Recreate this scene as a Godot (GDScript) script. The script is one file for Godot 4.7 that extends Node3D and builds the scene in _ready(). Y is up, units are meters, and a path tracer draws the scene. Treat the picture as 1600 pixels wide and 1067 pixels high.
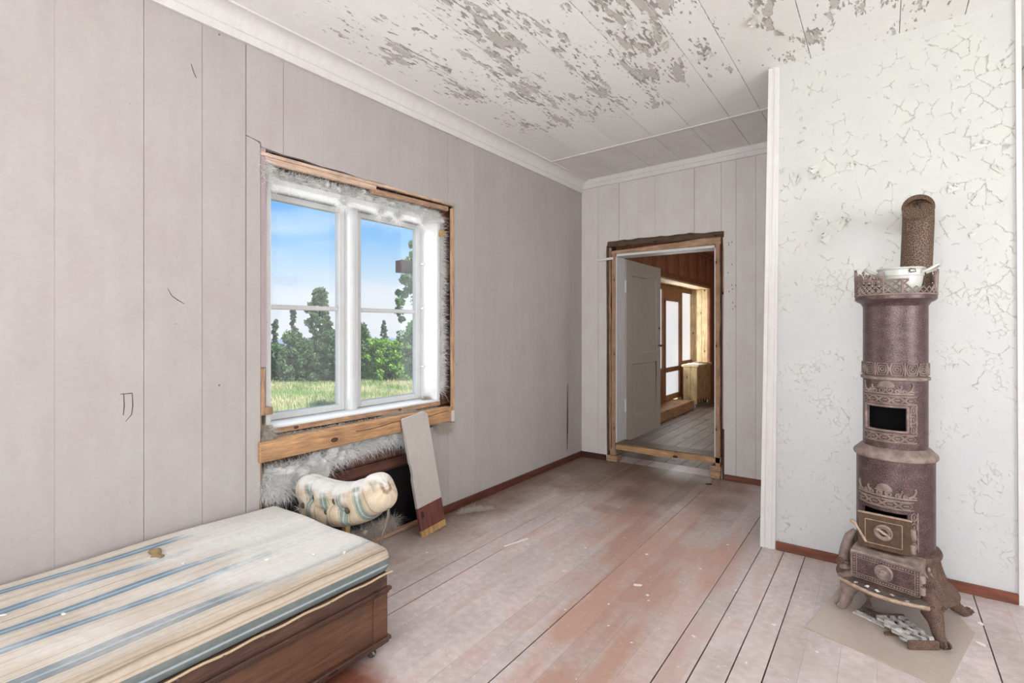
extends Node3D

# ---------------------------------------------------------------- helpers
var M := {}
var used := {}
var grp := 0
var rng := RandomNumberGenerator.new()

func fresh(called: String) -> String:
	var n: int = used.get(called, 0)
	used[called] = n + 1
	return called if n == 0 else "%s_%03d" % [called, n]

func tag(o: Node, label: String, category := "", group := "", kind := "") -> Node:
	if label: o.set_meta("label", label)
	if category: o.set_meta("category", category)
	if group: o.set_meta("group", group)
	if kind: o.set_meta("kind", kind)
	return o

func base(called: String, at := Vector3.ZERO, turn := 0.0) -> Node3D:
	var o := Node3D.new()
	o.name = fresh(called)
	add_child(o)
	o.position = at
	o.rotation.y = turn
	return o

func mb() -> SurfaceTool:
	var st := SurfaceTool.new()
	st.begin(Mesh.PRIMITIVE_TRIANGLES)
	grp = 0
	return st

func done(st: SurfaceTool) -> ArrayMesh:
	st.generate_normals()
	return st.commit()

func put(called: String, mesh: Mesh, m: Material, parent: Node = self, kind := "") -> MeshInstance3D:
	var o := MeshInstance3D.new()
	o.name = fresh(called) if parent == self else called
	o.mesh = mesh
	o.material_override = m
	parent.add_child(o, true)
	if kind: o.set_meta("kind", kind)
	return o

func build(called: String, st: SurfaceTool, m: Material, parent: Node = self, kind := "") -> MeshInstance3D:
	return put(called, done(st), m, parent, kind)

func vtx(st: SurfaceTool, p: Vector3, uv := Vector2.ZERO) -> void:
	st.set_uv(uv)
	st.add_vertex(p)

# a, b, c, d clockwise as seen from the front
func quad(st: SurfaceTool, a: Vector3, b: Vector3, c: Vector3, d: Vector3, ua := Vector2.ZERO, ub := Vector2.ZERO, uc := Vector2.ZERO, ud := Vector2.ZERO) -> void:
	vtx(st, a, ua); vtx(st, b, ub); vtx(st, c, uc)
	vtx(st, a, ua); vtx(st, c, uc); vtx(st, d, ud)

func xf(at: Vector3, rot := Vector3.ZERO) -> Transform3D:
	return Transform3D(Basis.from_euler(rot), at)

# a box with chamfered edges, centred at the transform
func box(st: SurfaceTool, t: Transform3D, s: Vector3, bev := 0.002) -> void:
	st.set_smooth_group(-1)
	var h := s * 0.5
	var b := minf(bev, minf(h.x, minf(h.y, h.z)) * 0.8)
	var ax := [Vector3.RIGHT, Vector3.UP, Vector3.BACK]
	for i in 3:
		for sg in [-1.0, 1.0]:
			var n: Vector3 = ax[i] * sg
			var u: Vector3 = ax[(i + 1) % 3]
			var v: Vector3 = ax[(i + 2) % 3] * sg
			var hn := h[i]
			var hu := h[(i + 1) % 3] - b
			var hv := h[(i + 2) % 3] - b
			quad(st, t * (n * hn - u * hu - v * hv), t * (n * hn - u * hu + v * hv), t * (n * hn + u * hu + v * hv), t * (n * hn + u * hu - v * hv))
	if b <= 0.0: return
	for i in 3:
		for s1 in [-1.0, 1.0]:
			for s2 in [-1.0, 1.0]:
				var e: Vector3 = ax[i] * (h[i] - b)
				var j := (i + 1) % 3
				var k := (i + 2) % 3
				var p1: Vector3 = ax[j] * s1 * h[j] + ax[k] * s2 * (h[k] - b)
				var p2: Vector3 = ax[j] * s1 * (h[j] - b) + ax[k] * s2 * h[k]
				if s1 * s2 > 0: quad(st, t * (p1 - e), t * (p1 + e), t * (p2 + e), t * (p2 - e))
				else: quad(st, t * (p1 + e), t * (p1 - e), t * (p2 - e), t * (p2 + e))
	for sx in [-1.0, 1.0]:
		for sy in [-1.0, 1.0]:
			for sz in [-1.0, 1.0]:
				var a := t * Vector3(sx * h.x, sy * (h.y - b), sz * (h.z - b))
				var c := t * Vector3(sx * (h.x - b), sy * h.y, sz * (h.z - b))
				var d := t * Vector3(sx * (h.x - b), sy * (h.y - b), sz * h.z)
				if sx * sy * sz > 0:
					vtx(st, a); vtx(st, d); vtx(st, c)
				else:
					vtx(st, a); vtx(st, c); vtx(st, d)

# a box between two corners
func bx(st: SurfaceTool, lo: Vector3, hi: Vector3, bev := 0.002) -> void:
	box(st, xf((lo + hi) * 0.5), (hi - lo).abs(), bev)

func piece(called: String, lo: Vector3, hi: Vector3, m: Material, parent: Node = self, bev := 0.002) -> MeshInstance3D:
	var st := mb()
	bx(st, lo, hi, bev)
	return build(called, st, m, parent)

# polygon in the local xy plane pushed along z from z0 to z1
func prism(st: SurfaceTool, poly: PackedVector2Array, z0: float, z1: float, t := Transform3D()) -> void:
	st.set_smooth_group(-1)
	var pg := poly.duplicate()
	if not Geometry2D.is_polygon_clockwise(pg): pg.reverse()
	var idx := Geometry2D.triangulate_polygon(pg)
	for i in range(0, idx.size(), 3):
		var a := pg[idx[i]]
		var b := pg[idx[i + 1]]
		var c := pg[idx[i + 2]]
		if (b - a).cross(c - a) < 0.0:
			var q := b
			b = c
			c = q
		# counter-clockwise in xy now: front (+z, clockwise) is a c b
		vtx(st, t * Vector3(a.x, a.y, z1)); vtx(st, t * Vector3(c.x, c.y, z1)); vtx(st, t * Vector3(b.x, b.y, z1))
		vtx(st, t * Vector3(a.x, a.y, z0)); vtx(st, t * Vector3(b.x, b.y, z0)); vtx(st, t * Vector3(c.x, c.y, z0))
	var area := 0.0
	for i in pg.size(): area += pg[i].cross(pg[(i + 1) % pg.size()])
	if area < 0.0: pg.reverse()
	for i in pg.size():
		var a := pg[i]
		var b := pg[(i + 1) % pg.size()]
		quad(st, t * Vector3(a.x, a.y, z0), t * Vector3(a.x, a.y, z1), t * Vector3(b.x, b.y, z1), t * Vector3(b.x, b.y, z0))

# smooth sheet: f(u, v) -> point; u to the right and v upwards when seen from the front
func sheet(st: SurfaceTool, nu: int, nv: int, f: Callable, uvf: Variant = null, flip := false) -> void:
	grp += 1
	st.set_smooth_group(grp)
	var p := PackedVector3Array()
	var w := PackedVector2Array()
	for j in nv + 1:
		for i in nu + 1:
			var u := float(i) / nu
			var v := float(j) / nv
			p.append(f.call(u, v))
			w.append(uvf.call(u, v) if uvf != null else Vector2(u, v))
	for j in nv:
		for i in nu:
			var a := j * (nu + 1) + i
			var b := a + 1
			var c := a + nu + 1
			var d := c + 1
			if flip: quad(st, p[a], p[b], p[d], p[c], w[a], w[b], w[d], w[c])
			else: quad(st, p[a], p[c], p[d], p[b], w[a], w[c], w[d], w[b])

# profile of (radius, height) upwards, turned round y; a crease where it bends by more than 40 degrees
func lathe(st: SurfaceTool, prof: Array, n: int, t := Transform3D(), a0 := 0.0, a1 := TAU) -> void:
	grp += 1
	for k in prof.size() - 1:
		if k > 0:
			var d0: Vector2 = (prof[k] - prof[k - 1]).normalized()
			var d1: Vector2 = (prof[k + 1] - prof[k]).normalized()
			if d0.dot(d1) < 0.76: grp += 1
		st.set_smooth_group(grp)
		var p: Vector2 = prof[k]
		var q: Vector2 = prof[k + 1]
		for i in n:
			var u0 := a0 + (a1 - a0) * i / n
			var u1 := a0 + (a1 - a0) * (i + 1) / n
			var d := Vector3(sin(u0), 0, cos(u0))
			var e := Vector3(sin(u1), 0, cos(u1))
			quad(st, t * (d * p.x + Vector3(0, p.y, 0)), t * (d * q.x + Vector3(0, q.y, 0)), t * (e * q.x + Vector3(0, q.y, 0)), t * (e * p.x + Vector3(0, p.y, 0)))

func tube(st: SurfaceTool, pts: Array, rad: Variant, sides := 8, caps := true, flat := 1.0) -> void:
	grp += 1
	st.set_smooth_group(grp)
	var rings := []
	var last := Vector3.ZERO
	for k in pts.size():
		var d: Vector3 = (pts[mini(k + 1, pts.size() - 1)] - pts[maxi(k - 1, 0)]).normalized()
		var s := last if last != Vector3.ZERO else (Vector3.UP if absf(d.y) < 0.9 else Vector3.RIGHT)
		var x := d.cross(s)
		if x.length() < 0.01: x = d.cross(Vector3.RIGHT if absf(d.x) < 0.9 else Vector3.UP)
		x = x.normalized()
		var y := x.cross(d).normalized()
		last = y
		var r: float = rad[k] if rad is Array else rad
		var ring := []
		for i in sides:
			var a := TAU * i / sides
			ring.append(pts[k] + (x * cos(a) * flat + y * sin(a)) * r)
		rings.append(ring)
	for k in rings.size() - 1:
		for i in sides:
			var j := (i + 1) % sides
			quad(st, rings[k][i], rings[k + 1][i], rings[k + 1][j], rings[k][j])
	if caps:
		st.set_smooth_group(-1)
		for i in range(1, sides - 1):
			vtx(st, rings[0][0]); vtx(st, rings[0][i]); vtx(st, rings[0][i + 1])
			var e: Array = rings[rings.size() - 1]
			vtx(st, e[0]); vtx(st, e[i + 1]); vtx(st, e[i])

func ball(st: SurfaceTool, at: Vector3, r: Vector3, n := 10, wob := 0.0, sd := 0.0) -> void:
	sheet(st, n, n / 2 + 1, func(u: float, v: float) -> Vector3:
		var a := u * TAU
		var b := (v - 0.5) * PI
		var d := Vector3(sin(a) * cos(b), sin(b), cos(a) * cos(b))
		var k := 1.0 + (wob * (sin(d.x * 7 + sd) * sin(d.y * 6 + sd * 1.7) + 0.6 * sin(d.z * 13 + sd * 2.3) * sin(d.x * 11 - sd)) if wob > 0 else 0.0)
		return at + d * r * k)

# ---------------------------------------------------------------- textures
func nz(sd: int, freq: float, w: int, h: int, oct := 4, kind := FastNoiseLite.TYPE_SIMPLEX_SMOOTH, seamless := true, cell := -1, warp := 0.0) -> PackedByteArray:
	var n := FastNoiseLite.new()
	n.seed = sd
	n.frequency = freq
	n.noise_type = kind
	n.fractal_octaves = oct
	if oct <= 1: n.fractal_type = FastNoiseLite.FRACTAL_NONE
	if cell >= 0: n.cellular_return_type = cell
	if warp > 0.0:
		n.domain_warp_enabled = true
		n.domain_warp_amplitude = warp
		n.domain_warp_frequency = freq * 1.3
		n.domain_warp_fractal_octaves = 3
	var im := n.get_seamless_image(w, h) if seamless else n.get_image(w, h)
	im.convert(Image.FORMAT_L8)
	return im.get_data()

func stretched(sd: int, freq: float, w: int, h: int, sw: int, sh: int, oct := 4) -> PackedByteArray:
	var n := FastNoiseLite.new()
	n.seed = sd
	n.frequency = freq
	n.noise_type = FastNoiseLite.TYPE_SIMPLEX_SMOOTH
	n.fractal_octaves = oct
	var im := n.get_seamless_image(sw, sh)
	im.convert(Image.FORMAT_L8)
	im.resize(w, h, Image.INTERPOLATE_CUBIC)
	return im.get_data()

func rgb_tex(data: PackedByteArray, w: int, h: int) -> ImageTexture:
	return ImageTexture.create_from_image(Image.create_from_data(w, h, false, Image.FORMAT_RGB8, data))

func l_tex(data: PackedByteArray, w: int, h: int) -> ImageTexture:
	return ImageTexture.create_from_image(Image.create_from_data(w, h, false, Image.FORMAT_L8, data))

func mat(color: Color, rough := 0.8, tex: Texture2D = null, scale := Vector3.ONE, bump: Texture2D = null, depth := 0.1, world := true, offset := Vector3.ZERO) -> StandardMaterial3D:
	var m := StandardMaterial3D.new()
	m.albedo_color = color
	m.roughness = rough
	if tex or bump:
		if tex: m.albedo_texture = tex
		m.uv1_triplanar = true
		m.uv1_world_triplanar = world
		m.uv1_triplanar_sharpness = 6.0
		m.uv1_scale = scale
		m.uv1_offset = offset
	if bump:
		m.heightmap_enabled = true
		m.heightmap_texture = bump
		m.heightmap_scale = depth
	return m

func tint(m: StandardMaterial3D, k: Color, offset := Vector3.ZERO) -> StandardMaterial3D:
	var c: StandardMaterial3D = m.duplicate()
	c.albedo_color = m.albedo_color * k
	c.uv1_offset += offset
	return c

func rgb(r: int, g: int, b: int) -> Color:
	return Color(r / 255.0, g / 255.0, b / 255.0)

func b8(v: float) -> int:
	return clampi(int(v), 0, 255)

# ---------------------------------------------------------------- the scene
func _ready() -> void:
	rng.seed = 20240611
	var cam := Camera3D.new()
	cam.name = "camera"
	add_child(cam)
	cam.position = Vector3(0, 1.2, 0)
	cam.rotation.y = deg_to_rad(36.0)
	cam.projection = Camera3D.PROJECTION_FRUSTUM
	cam.near = 0.05
	cam.far = 2000.0
	cam.size = 2.0 * 0.05 * 533.5 / 800.0
	cam.frustum_offset = Vector2(0, -0.05 * 20.5 / 800.0)
	cam.current = true
	var we := WorldEnvironment.new()
	we.name = "environment"
	var env := Environment.new()
	env.background_mode = Environment.BG_SKY
	env.tonemap_mode = Environment.TONE_MAPPER_LINEAR
	env.tonemap_exposure = 1.1
	env.sdfgi_enabled = true
	env.ssao_enabled = true
	env.ssil_enabled = true
	env.sky = Sky.new()
	env.sky.sky_material = sky()
	we.environment = env
	add_child(we)
	var sun := DirectionalLight3D.new()
	sun.name = "sun"
	sun.light_energy = 2.7
	sun.light_color = Color(1.0, 0.96, 0.9)
	sun.light_angular_distance = 0.6
	sun.shadow_enabled = true
	sun.sky_mode = DirectionalLight3D.SKY_MODE_LIGHT_ONLY
	add_child(sun)
	sun.look_at_from_position(Vector3.ZERO, Vector3(-0.55, -0.80, 0.22))
	# daylight of the windows: two behind the camera, one at the right, the one in view, two in the far room
	window_light(Vector3(-0.2, 1.45, 1.92), Vector3(0, 0.55, -1), Vector2(1.3, 1.3), 7.2)
	window_light(Vector3(1.4, 1.45, 1.92), Vector3(0, 0.55, -1), Vector2(1.3, 1.3), 3.0)
	window_light(Vector3(2.34, 1.45, -1.2), Vector3(-1, 0.12, 0), Vector2(1.3, 1.3), 4.4)
	window_light(Vector3(-2.47, 1.32, -1.84), Vector3(1, 0, 0), Vector2(1.05, 1.05), 0.72)
	window_light(Vector3(-2.52, 1.2, -7.9), Vector3(1, 0, 0.0), Vector2(1.5, 1.2), 1.7)
	window_light(Vector3(0.57, 1.45, -6.6), Vector3(-1, 0, 0), Vector2(1.2, 1.1), 1.3)
	textures()
	room()
	wall_with_window()
	doorway()
	chimney()
	far_room()
	outdoors()
	couch()
	stove()
	small_things()

func window_light(at: Vector3, towards: Vector3, size: Vector2, energy: float) -> void:
	var l := AreaLight3D.new()
	l.name = "daylight"
	l.area_size = size
	l.light_energy = energy
	l.light_color = Color(0.97, 0.985, 1.0)
	l.shadow_enabled = true
	l.area_range = 20.0
	l.area_attenuation = 2.0
	add_child(l, true)
	l.look_at_from_position(at, at + towards)

func sky() -> PanoramaSkyMaterial:
	var w := 1024
	var h := 512
	var n := FastNoiseLite.new()
	n.seed = 5
	n.frequency = 1.0
	n.fractal_octaves = 5
	n.noise_type = FastNoiseLite.TYPE_SIMPLEX_SMOOTH
	var stops := [[-90.0, rgb(232, 238, 246)], [-0.5, rgb(234, 240, 247)], [0.0, rgb(236, 241, 248)], [4.0, rgb(222, 236, 250)], [7.0, rgb(182, 219, 251)], [10.0, rgb(132, 195, 250)], [13.5, rgb(88, 171, 246)], [22.0, rgb(66, 146, 232)], [90.0, rgb(44, 108, 200)]]
	var data := PackedFloat32Array()
	data.resize(w * h * 3)
	for y in h:
		var e := 90.0 - 180.0 * (y + 0.5) / h
		var c: Color = stops[0][1]
		for k in stops.size() - 1:
			if e >= stops[k][0] and e <= stops[k + 1][0]:
				c = stops[k][1].lerp(stops[k + 1][1], (e - stops[k][0]) / (stops[k + 1][0] - stops[k][0]))
		var ce := cos(deg_to_rad(e))
		var se := sin(deg_to_rad(e))
		for x in w:
			var q := c
			if e > 0.0:
				var a := TAU * x / w
				# wisps stretched sideways
				var d := Vector3(cos(a) * ce * 2.6, se * 14.0, sin(a) * ce * 2.6)
				var cl := clampf((n.get_noise_3dv(d) + 0.10) * 1.5, 0.0, 1.0)
				q = c.lerp(rgb(243, 246, 250), cl * 0.75)
			q = q.srgb_to_linear()
			var i := (y * w + x) * 3
			data[i] = q.r; data[i + 1] = q.g; data[i + 2] = q.b
	var m := PanoramaSkyMaterial.new()
	m.panorama = ImageTexture.create_from_image(Image.create_from_data(w, h, false, Image.FORMAT_RGBF, data.to_byte_array()))
	return m

func textures() -> void:
	# painted wall boards: faint brushed streaks, specks and scratches; 1.5 m a tile
	var w := 1024
	var h := 1024
	var s := stretched(11, 0.02, w, h, w, 128)
	var c := nz(12, 0.006, w, h, 5)
	var d := nz(13, 0.05, w, h, 3)
	var f := nz(14, 0.028, w, h, 2)
	var out := PackedByteArray()
	out.resize(w * h * 3)
	var bm := PackedByteArray()
	bm.resize(w * h)
	for i in w * h:
		var v := 234.0 + (s[i] - 128) * 0.030 + (c[i] - 128) * 0.045 + (d[i] - 128) * 0.03
		var g := (c[i] - 128) * 0.03
		if f[i] > 236 and d[i] > 150: v -= (f[i] - 236) * 7.0
		out[i * 3] = b8(v - g); out[i * 3 + 1] = b8(v); out[i * 3 + 2] = b8(v - g * 0.3)
		bm[i] = b8(128 + (s[i] - 128) * 0.5 + (d[i] - 128) * 0.35)
	var tb := rgb_tex(out, w, h)
	var tbb := l_tex(bm, w, h)
	var k := Vector3.ONE / 1.5
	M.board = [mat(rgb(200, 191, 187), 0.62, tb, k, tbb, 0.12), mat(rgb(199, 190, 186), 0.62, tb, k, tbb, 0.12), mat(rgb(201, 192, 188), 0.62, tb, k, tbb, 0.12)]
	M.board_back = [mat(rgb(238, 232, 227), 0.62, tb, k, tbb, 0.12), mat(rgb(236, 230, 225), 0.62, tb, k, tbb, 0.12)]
	M.trim_white = mat(rgb(244, 240, 237), 0.55, tb, k * 2.0, tbb, 0.12)
	M.frame_white = mat(rgb(240, 240, 238), 0.5, tb, k * 2.0, tbb, 0.1)
	M.sash_white = mat(rgb(228, 229, 228), 0.5, tb, k * 2.0, tbb, 0.1)
	M.door_paint = mat(rgb(204, 192, 177), 0.5, tb, k * 2.0, tbb, 0.15)
	M.panel_board = mat(rgb(212, 203, 196), 0.6, tb, k, tbb, 0.12, false)
	# wood: grain along v with rings round knots; a tile is 0.5 x 1 m
	w = 512
	h = 1024
	s = stretched(21, 0.035, w, h, w, 64, 4)
	c = nz(22, 0.006, w, h, 2)
	d = stretched(23, 0.12, w, h, w, 96, 2)
	out.resize(w * h * 3)
	bm.resize(w * h)
	var kn := [Vector3(120, 180, 10), Vector3(380, 420, 13), Vector3(230, 700, 9), Vector3(440, 900, 12), Vector3(60, 560, 8)]
	for y in h:
		for x in w:
			var i := y * w + x
			var v := 205.0 + (s[i] - 128) * 0.22 + (d[i] - 128) * 0.16 + (c[i] - 128) * 0.12
			var dark := 0.0
			for q in kn:
				var dx: float = (x - q.x) / q.z
				if absf(dx) > 4.0: continue
				var dy: float = (y - q.y) / (q.z * 1.7)
				if absf(dy) > 4.0: continue
				var r := sqrt(dx * dx + dy * dy)
				if r < 1.0: dark = maxf(dark, 0.55)
				elif r < 3.6: dark = maxf(dark, 0.16 * (0.5 + 0.5 * sin(r * 9.0)) * (3.6 - r) / 2.6)
			v *= 1.0 - dark
			out[i * 3] = b8(v * 1.02); out[i * 3 + 1] = b8(v * (0.99 - dark * 0.1)); out[i * 3 + 2] = b8(v * (0.95 - dark * 0.2))
			bm[i] = b8(128 + (s[i] - 128) * 0.4 + (d[i] - 128) * 0.5 - dark * 60)
	var wood := Image.create_from_data(w, h, false, Image.FORMAT_RGB8, out)
	var woodb := Image.create_from_data(w, h, false, Image.FORMAT_L8, bm)
	var tv := ImageTexture.create_from_image(wood)
	var tvb := ImageTexture.create_from_image(woodb)
	wood.rotate_90(CLOCKWISE)
	woodb.rotate_90(CLOCKWISE)
	var th := ImageTexture.create_from_image(wood)
	var thb := ImageTexture.create_from_image(woodb)
	var kv := Vector3(2, 1, 2)
	var kh := Vector3(1, 2, 1)
	M.lumber_h = mat(rgb(228, 182, 138), 0.7, th, kh, thb, 0.15)
	M.lumber_v = mat(rgb(226, 188, 158), 0.75, tv, kv, tvb, 0.2)
	M.rough_h = mat(rgb(214, 178, 150), 0.85, th, kh * 1.5, thb, 0.3)
	M.rough_v = mat(rgb(210, 172, 146), 0.85, tv, kv * 1.5, tvb, 0.3)
	M.lath = mat(rgb(255, 228, 210), 0.8, th, kh * 1.5, thb, 0.2)
	M.log = mat(rgb(128, 88, 74), 0.85, th, Vector3(0.8, 1.6, 0.8), thb, 0.4)
	M.log_light = mat(rgb(158, 110, 84), 0.85, th, Vector3(0.8, 1.6, 0.8), thb, 0.4)
	M.dark_gap = mat(rgb(74, 56, 46), 0.9, tv, kv, tvb, 0.3)
	M.bark = mat(rgb(122, 100, 84), 0.9, th, kh * 2.0, thb, 0.6)
	M.tar = mat(rgb(30, 29, 34), 0.55, tv, kv, tvb, 0.1)
	M.skirt = mat(rgb(116, 66, 52), 0.55, th, kh, thb, 0.1)
	M.skirt_x = mat(rgb(148, 86, 64), 0.55, th, kh, thb, 0.1)
	M.pine = mat(rgb(228, 186, 134), 0.55, tv, kv, tvb, 0.1)
	M.pine_light = mat(rgb(244, 218, 170), 0.6, tv, kv, tvb, 0.1)
	M.pine_h = mat(rgb(222, 172, 124), 0.55, th, kh, thb, 0.1)
	M.pine_frame = mat(rgb(180, 128, 96), 0.55, tv, kv, tvb, 0.1)
	M.pine_brown = [mat(rgb(176, 116, 78), 0.6, tv, kv, tvb, 0.1), mat(rgb(160, 104, 70), 0.6, tv, kv, tvb, 0.1), mat(rgb(186, 126, 86), 0.6, tv, kv, tvb, 0.1)]
	M.crate = mat(rgb(118, 82, 62), 0.5, th, Vector3(1.1, 2.2, 1.1), thb, 0.15)
	M.crate_dark = mat(rgb(104, 74, 62), 0.5, th, Vector3(1.1, 2.2, 1.1), thb, 0.15)
	M.crate_trim = mat(rgb(92, 62, 50), 0.45, th, Vector3(1.1, 2.2, 1.1), thb, 0.15)
	M.board_end = mat(rgb(222, 182, 122), 0.8, tv, kv, tvb, 0.1, false)
	M.red_paint = mat(rgb(134, 80, 72), 0.55, tv, kv, tvb, 0.05, false)
	M.floor_far = mat(rgb(170, 158, 148), 0.5, tv, Vector3(1, 1, 0.5), tvb, 0.1)
	# floor of the room: worn red paint, grey dust, dirt along the walls; 3.1 x 4 m
	w = 1024
	h = 1536
	var streak := stretched(31, 0.02, w, h, w, 160, 5)
	var cloud := nz(32, 0.006, w, h, 5)
	var fine := nz(33, 0.06, w, h, 3)
	var spot := nz(34, 0.16, w, h, 1)
	out.resize(w * h * 3)
	bm.resize(w * h)
	for y in h:
		var z := -4.3 + 4.0 * y / h
		var cx := -1.42 + (z + 4.2) * 0.23
		var wd := clampf(0.62 - (z + 4.2) * 0.13, 0.24, 0.62)
		for x in w:
			var i := y * w + x
			var px := -2.3 + 3.1 * x / w
			var sn := streak[i] / 255.0
			var cn := cloud[i] / 255.0
			var fn := fine[i] / 255.0
			var q := (px - cx) / wd
			var red := exp(-q * q) * 0.95
			if px > -0.56 and z > -3.2: red *= 0.12
			var q2 := (px + 0.68) / 0.13
			var q3 := (z + 2.65) / 0.75
			red = maxf(red, 0.85 * exp(-q2 * q2 - q3 * q3))
			q2 = (px + 0.88) / 0.07
			q3 = (z + 1.75) / 0.45
			red = maxf(red, 0.8 * exp(-q2 * q2 - q3 * q3))
			red = clampf((red + (sn - 0.5) * 1.1 + (cn - 0.5) * 0.8 - 0.20) * 1.3, 0.0, 1.0) * (0.62 + fn * 0.35)
			var r := 208.0 + (cn - 0.5) * 30 + (sn - 0.5) * 20
			var g := r - 15.0 - (cn - 0.5) * 4
			var b := r - 19.0 + (cn - 0.5) * 2
			r += (182 - r) * red; g += (140 - g) * red; b += (122 - b) * red
			var dirt := clampf((0.42 - (px + 2.3)) / 0.42, 0.0, 1.0) * clampf((-1.7 - z) / 0.8, 0.0, 1.0)
			dirt = maxf(dirt, clampf((-3.05 - z) / 1.0, 0.0, 1.0) * clampf((-0.75 - px) / 0.5, 0.0, 1.0))
			dirt = clampf(dirt * 1.25 + (cn - 0.5) * 0.9 * signf(dirt), 0.0, 1.0) * 0.85
			r += (122 - r) * dirt; g += (100 - g) * dirt; b += (86 - b) * dirt
			q2 = (px + 1.50) / 0.26
			q3 = (z + 1.02) / 0.17
			var wet := clampf(exp(-q2 * q2 - q3 * q3) * 1.9 + (fn - 0.5) * 0.5 - 0.45, 0.0, 1.0) * 0.9
			r += (128 - r) * wet; g += (70 - g) * wet; b += (50 - b) * wet
			if spot[i] > 232 and fn > 0.42:
				r += 20; g += 24; b += 24
			elif spot[i] < 14 and fn < 0.5:
				r -= 26; g -= 26; b -= 26
			out[i * 3] = b8(r + (fn - 0.5) * 24); out[i * 3 + 1] = b8(g + (fn - 0.5) * 24); out[i * 3 + 2] = b8(b + (fn - 0.5) * 24)
			bm[i] = b8(120 + (fn - 0.5) * 60 + (sn - 0.5) * 50)
	var tf := rgb_tex(out, w, h)
	var tfb := l_tex(bm, w, h)
	var kf := Vector3(1 / 3.1, 0.5, 1 / 4.0)
	var of := Vector3(2.3 / 3.1, 0, 4.3 / 4.0)
	M.floor = [mat(Color(1, 1, 1), 0.42, tf, kf, tfb, 0.06, true, of), mat(Color(0.965, 0.96, 0.96), 0.45, tf, kf, tfb, 0.06, true, of), mat(Color(0.98, 0.985, 0.985), 0.4, tf, kf, tfb, 0.06, true, of)]
	# ceiling: white paint flaking off in strips along the boards; 3.2 x 3.2 m
	w = 1536
	h = 1536
	streak = stretched(41, 0.030, w, h, w, 300, 5)
	cloud = nz(42, 0.0045, w, h, 3)
	fine = nz(43, 0.05, w, h, 3)
	var thin := stretched(44, 0.09, w, h, w, 420, 3)
	out.resize(w * h * 3)
	bm.resize(w * h)
	var spots := [Vector4(-0.98, -2.12, 0.08, 0.36), Vector4(-0.83, -2.1, 0.05, 0.32), Vector4(-0.92, -2.55, 0.05, 0.3), Vector4(-0.45, -2.6, 0.06, 0.22), Vector4(-0.38, -2.28, 0.07, 0.2), Vector4(-1.62, -2.2, 0.07, 0.5), Vector4(-1.3, -2.1, 0.07, 0.35), Vector4(-1.35, -2.75, 0.06, 0.3),
		Vector4(-0.2, -2.45, 0.05, 0.22), Vector4(-0.75, -2.75, 0.05, 0.2), Vector4(-1.75, -2.7, 0.06, 0.4), Vector4(-0.28, -2.85, 0.05, 0.14), Vector4(-1.95, -2.2, 0.07, 0.6), Vector4(-1.5, -1.75, 0.06, 0.5), Vector4(-1.1, -2.75, 0.05, 0.3), Vector4(-0.06, -2.3, 0.05, 0.2)]
	for y in h:
		var z := -4.3 + 3.2 * y / h
		var fade := clampf((z + 3.17) * 9.0, 0.0, 1.0)
		for x in w:
			var i := y * w + x
			var px := -2.3 + 3.2 * x / w
			var sn := streak[i] / 255.0
			var cn := cloud[i] / 255.0
			var fn := fine[i] / 255.0
			var dens := 0.0
			if fade > 0.0:
				dens = (cn - 0.5) * 0.34 - 0.02 - clampf((px - 0.1) * 0.25, 0.0, 0.2) - (0.12 if px < -2.12 else 0.0)
				for q in spots:
					var a: float = (px - q.x) / q.z
					if absf(a) > 2.0: continue
					var b: float = (z - q.y) / q.w
					if absf(b) < 2.0: dens += 0.20 * exp(-a * a - b * b)
			var e := sn * 0.80 + fn * 0.20 + dens - 0.752
			e = maxf(e, minf(thin[i] / 255.0 * 0.7 + sn * 0.3 + dens * 1.1 - 0.735, 0.012))
			var v := 248.0 + (cn - 0.5) * 5 + (fn - 0.5) * 5
			var g := v - 1.0
			var b := v - 5.0
			var hh := 200.0 + (sn - 0.5) * 26 + (fn - 0.5) * 30
			if fade > 0.0 and e > 0.0:
				var t := clampf(e * 30.0, 0.0, 1.0)
				v += (206 + (fn - 0.5) * 16 - v) * t; g += (202 + (fn - 0.5) * 16 - g) * t; b += (195 + (fn - 0.5) * 16 - b) * t
				if e < 0.016:
					v -= 62; g -= 64; b -= 65
				hh = 60.0
			elif e > -0.03 and fade > 0.0: hh = 255.0
			out[i * 3] = b8(v); out[i * 3 + 1] = b8(g); out[i * 3 + 2] = b8(b)
			bm[i] = b8(hh)
	var kc := Vector3(1 / 3.2, 0.5, 1 / 3.2)
	var oc := Vector3(2.3 / 3.2, 0, 4.3 / 3.2)
	var tc := rgb_tex(out, w, h)
	var tcb := l_tex(bm, w, h)
	M.ceiling = [mat(Color(1, 1, 1), 0.6, tc, kc, tcb, 0.35, true, oc), mat(Color(0.985, 0.985, 0.98), 0.6, tc, kc, tcb, 0.35, true, oc)]
	M.ceiling_plain = mat(rgb(252, 249, 244), 0.6, tb, k, tbb, 0.1)
	# chimney plaster: thick paint cracked into flakes; 1.1 x 2.65 m
	w = 1024
	h = 2048
	var cells := nz(51, 0.019, w, h, 1, FastNoiseLite.TYPE_CELLULAR, false, FastNoiseLite.RETURN_DISTANCE2_SUB, 26.0)
	var cells2 := nz(57, 0.05, w, h, 1, FastNoiseLite.TYPE_CELLULAR, false, FastNoiseLite.RETURN_DISTANCE2_SUB, 14.0)
	var lift := nz(51, 0.019, w, h, 1, FastNoiseLite.TYPE_CELLULAR, false, FastNoiseLite.RETURN_CELL_VALUE, 26.0)
	cloud = nz(52, 0.004, w, h, 4, FastNoiseLite.TYPE_SIMPLEX_SMOOTH, false)
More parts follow.
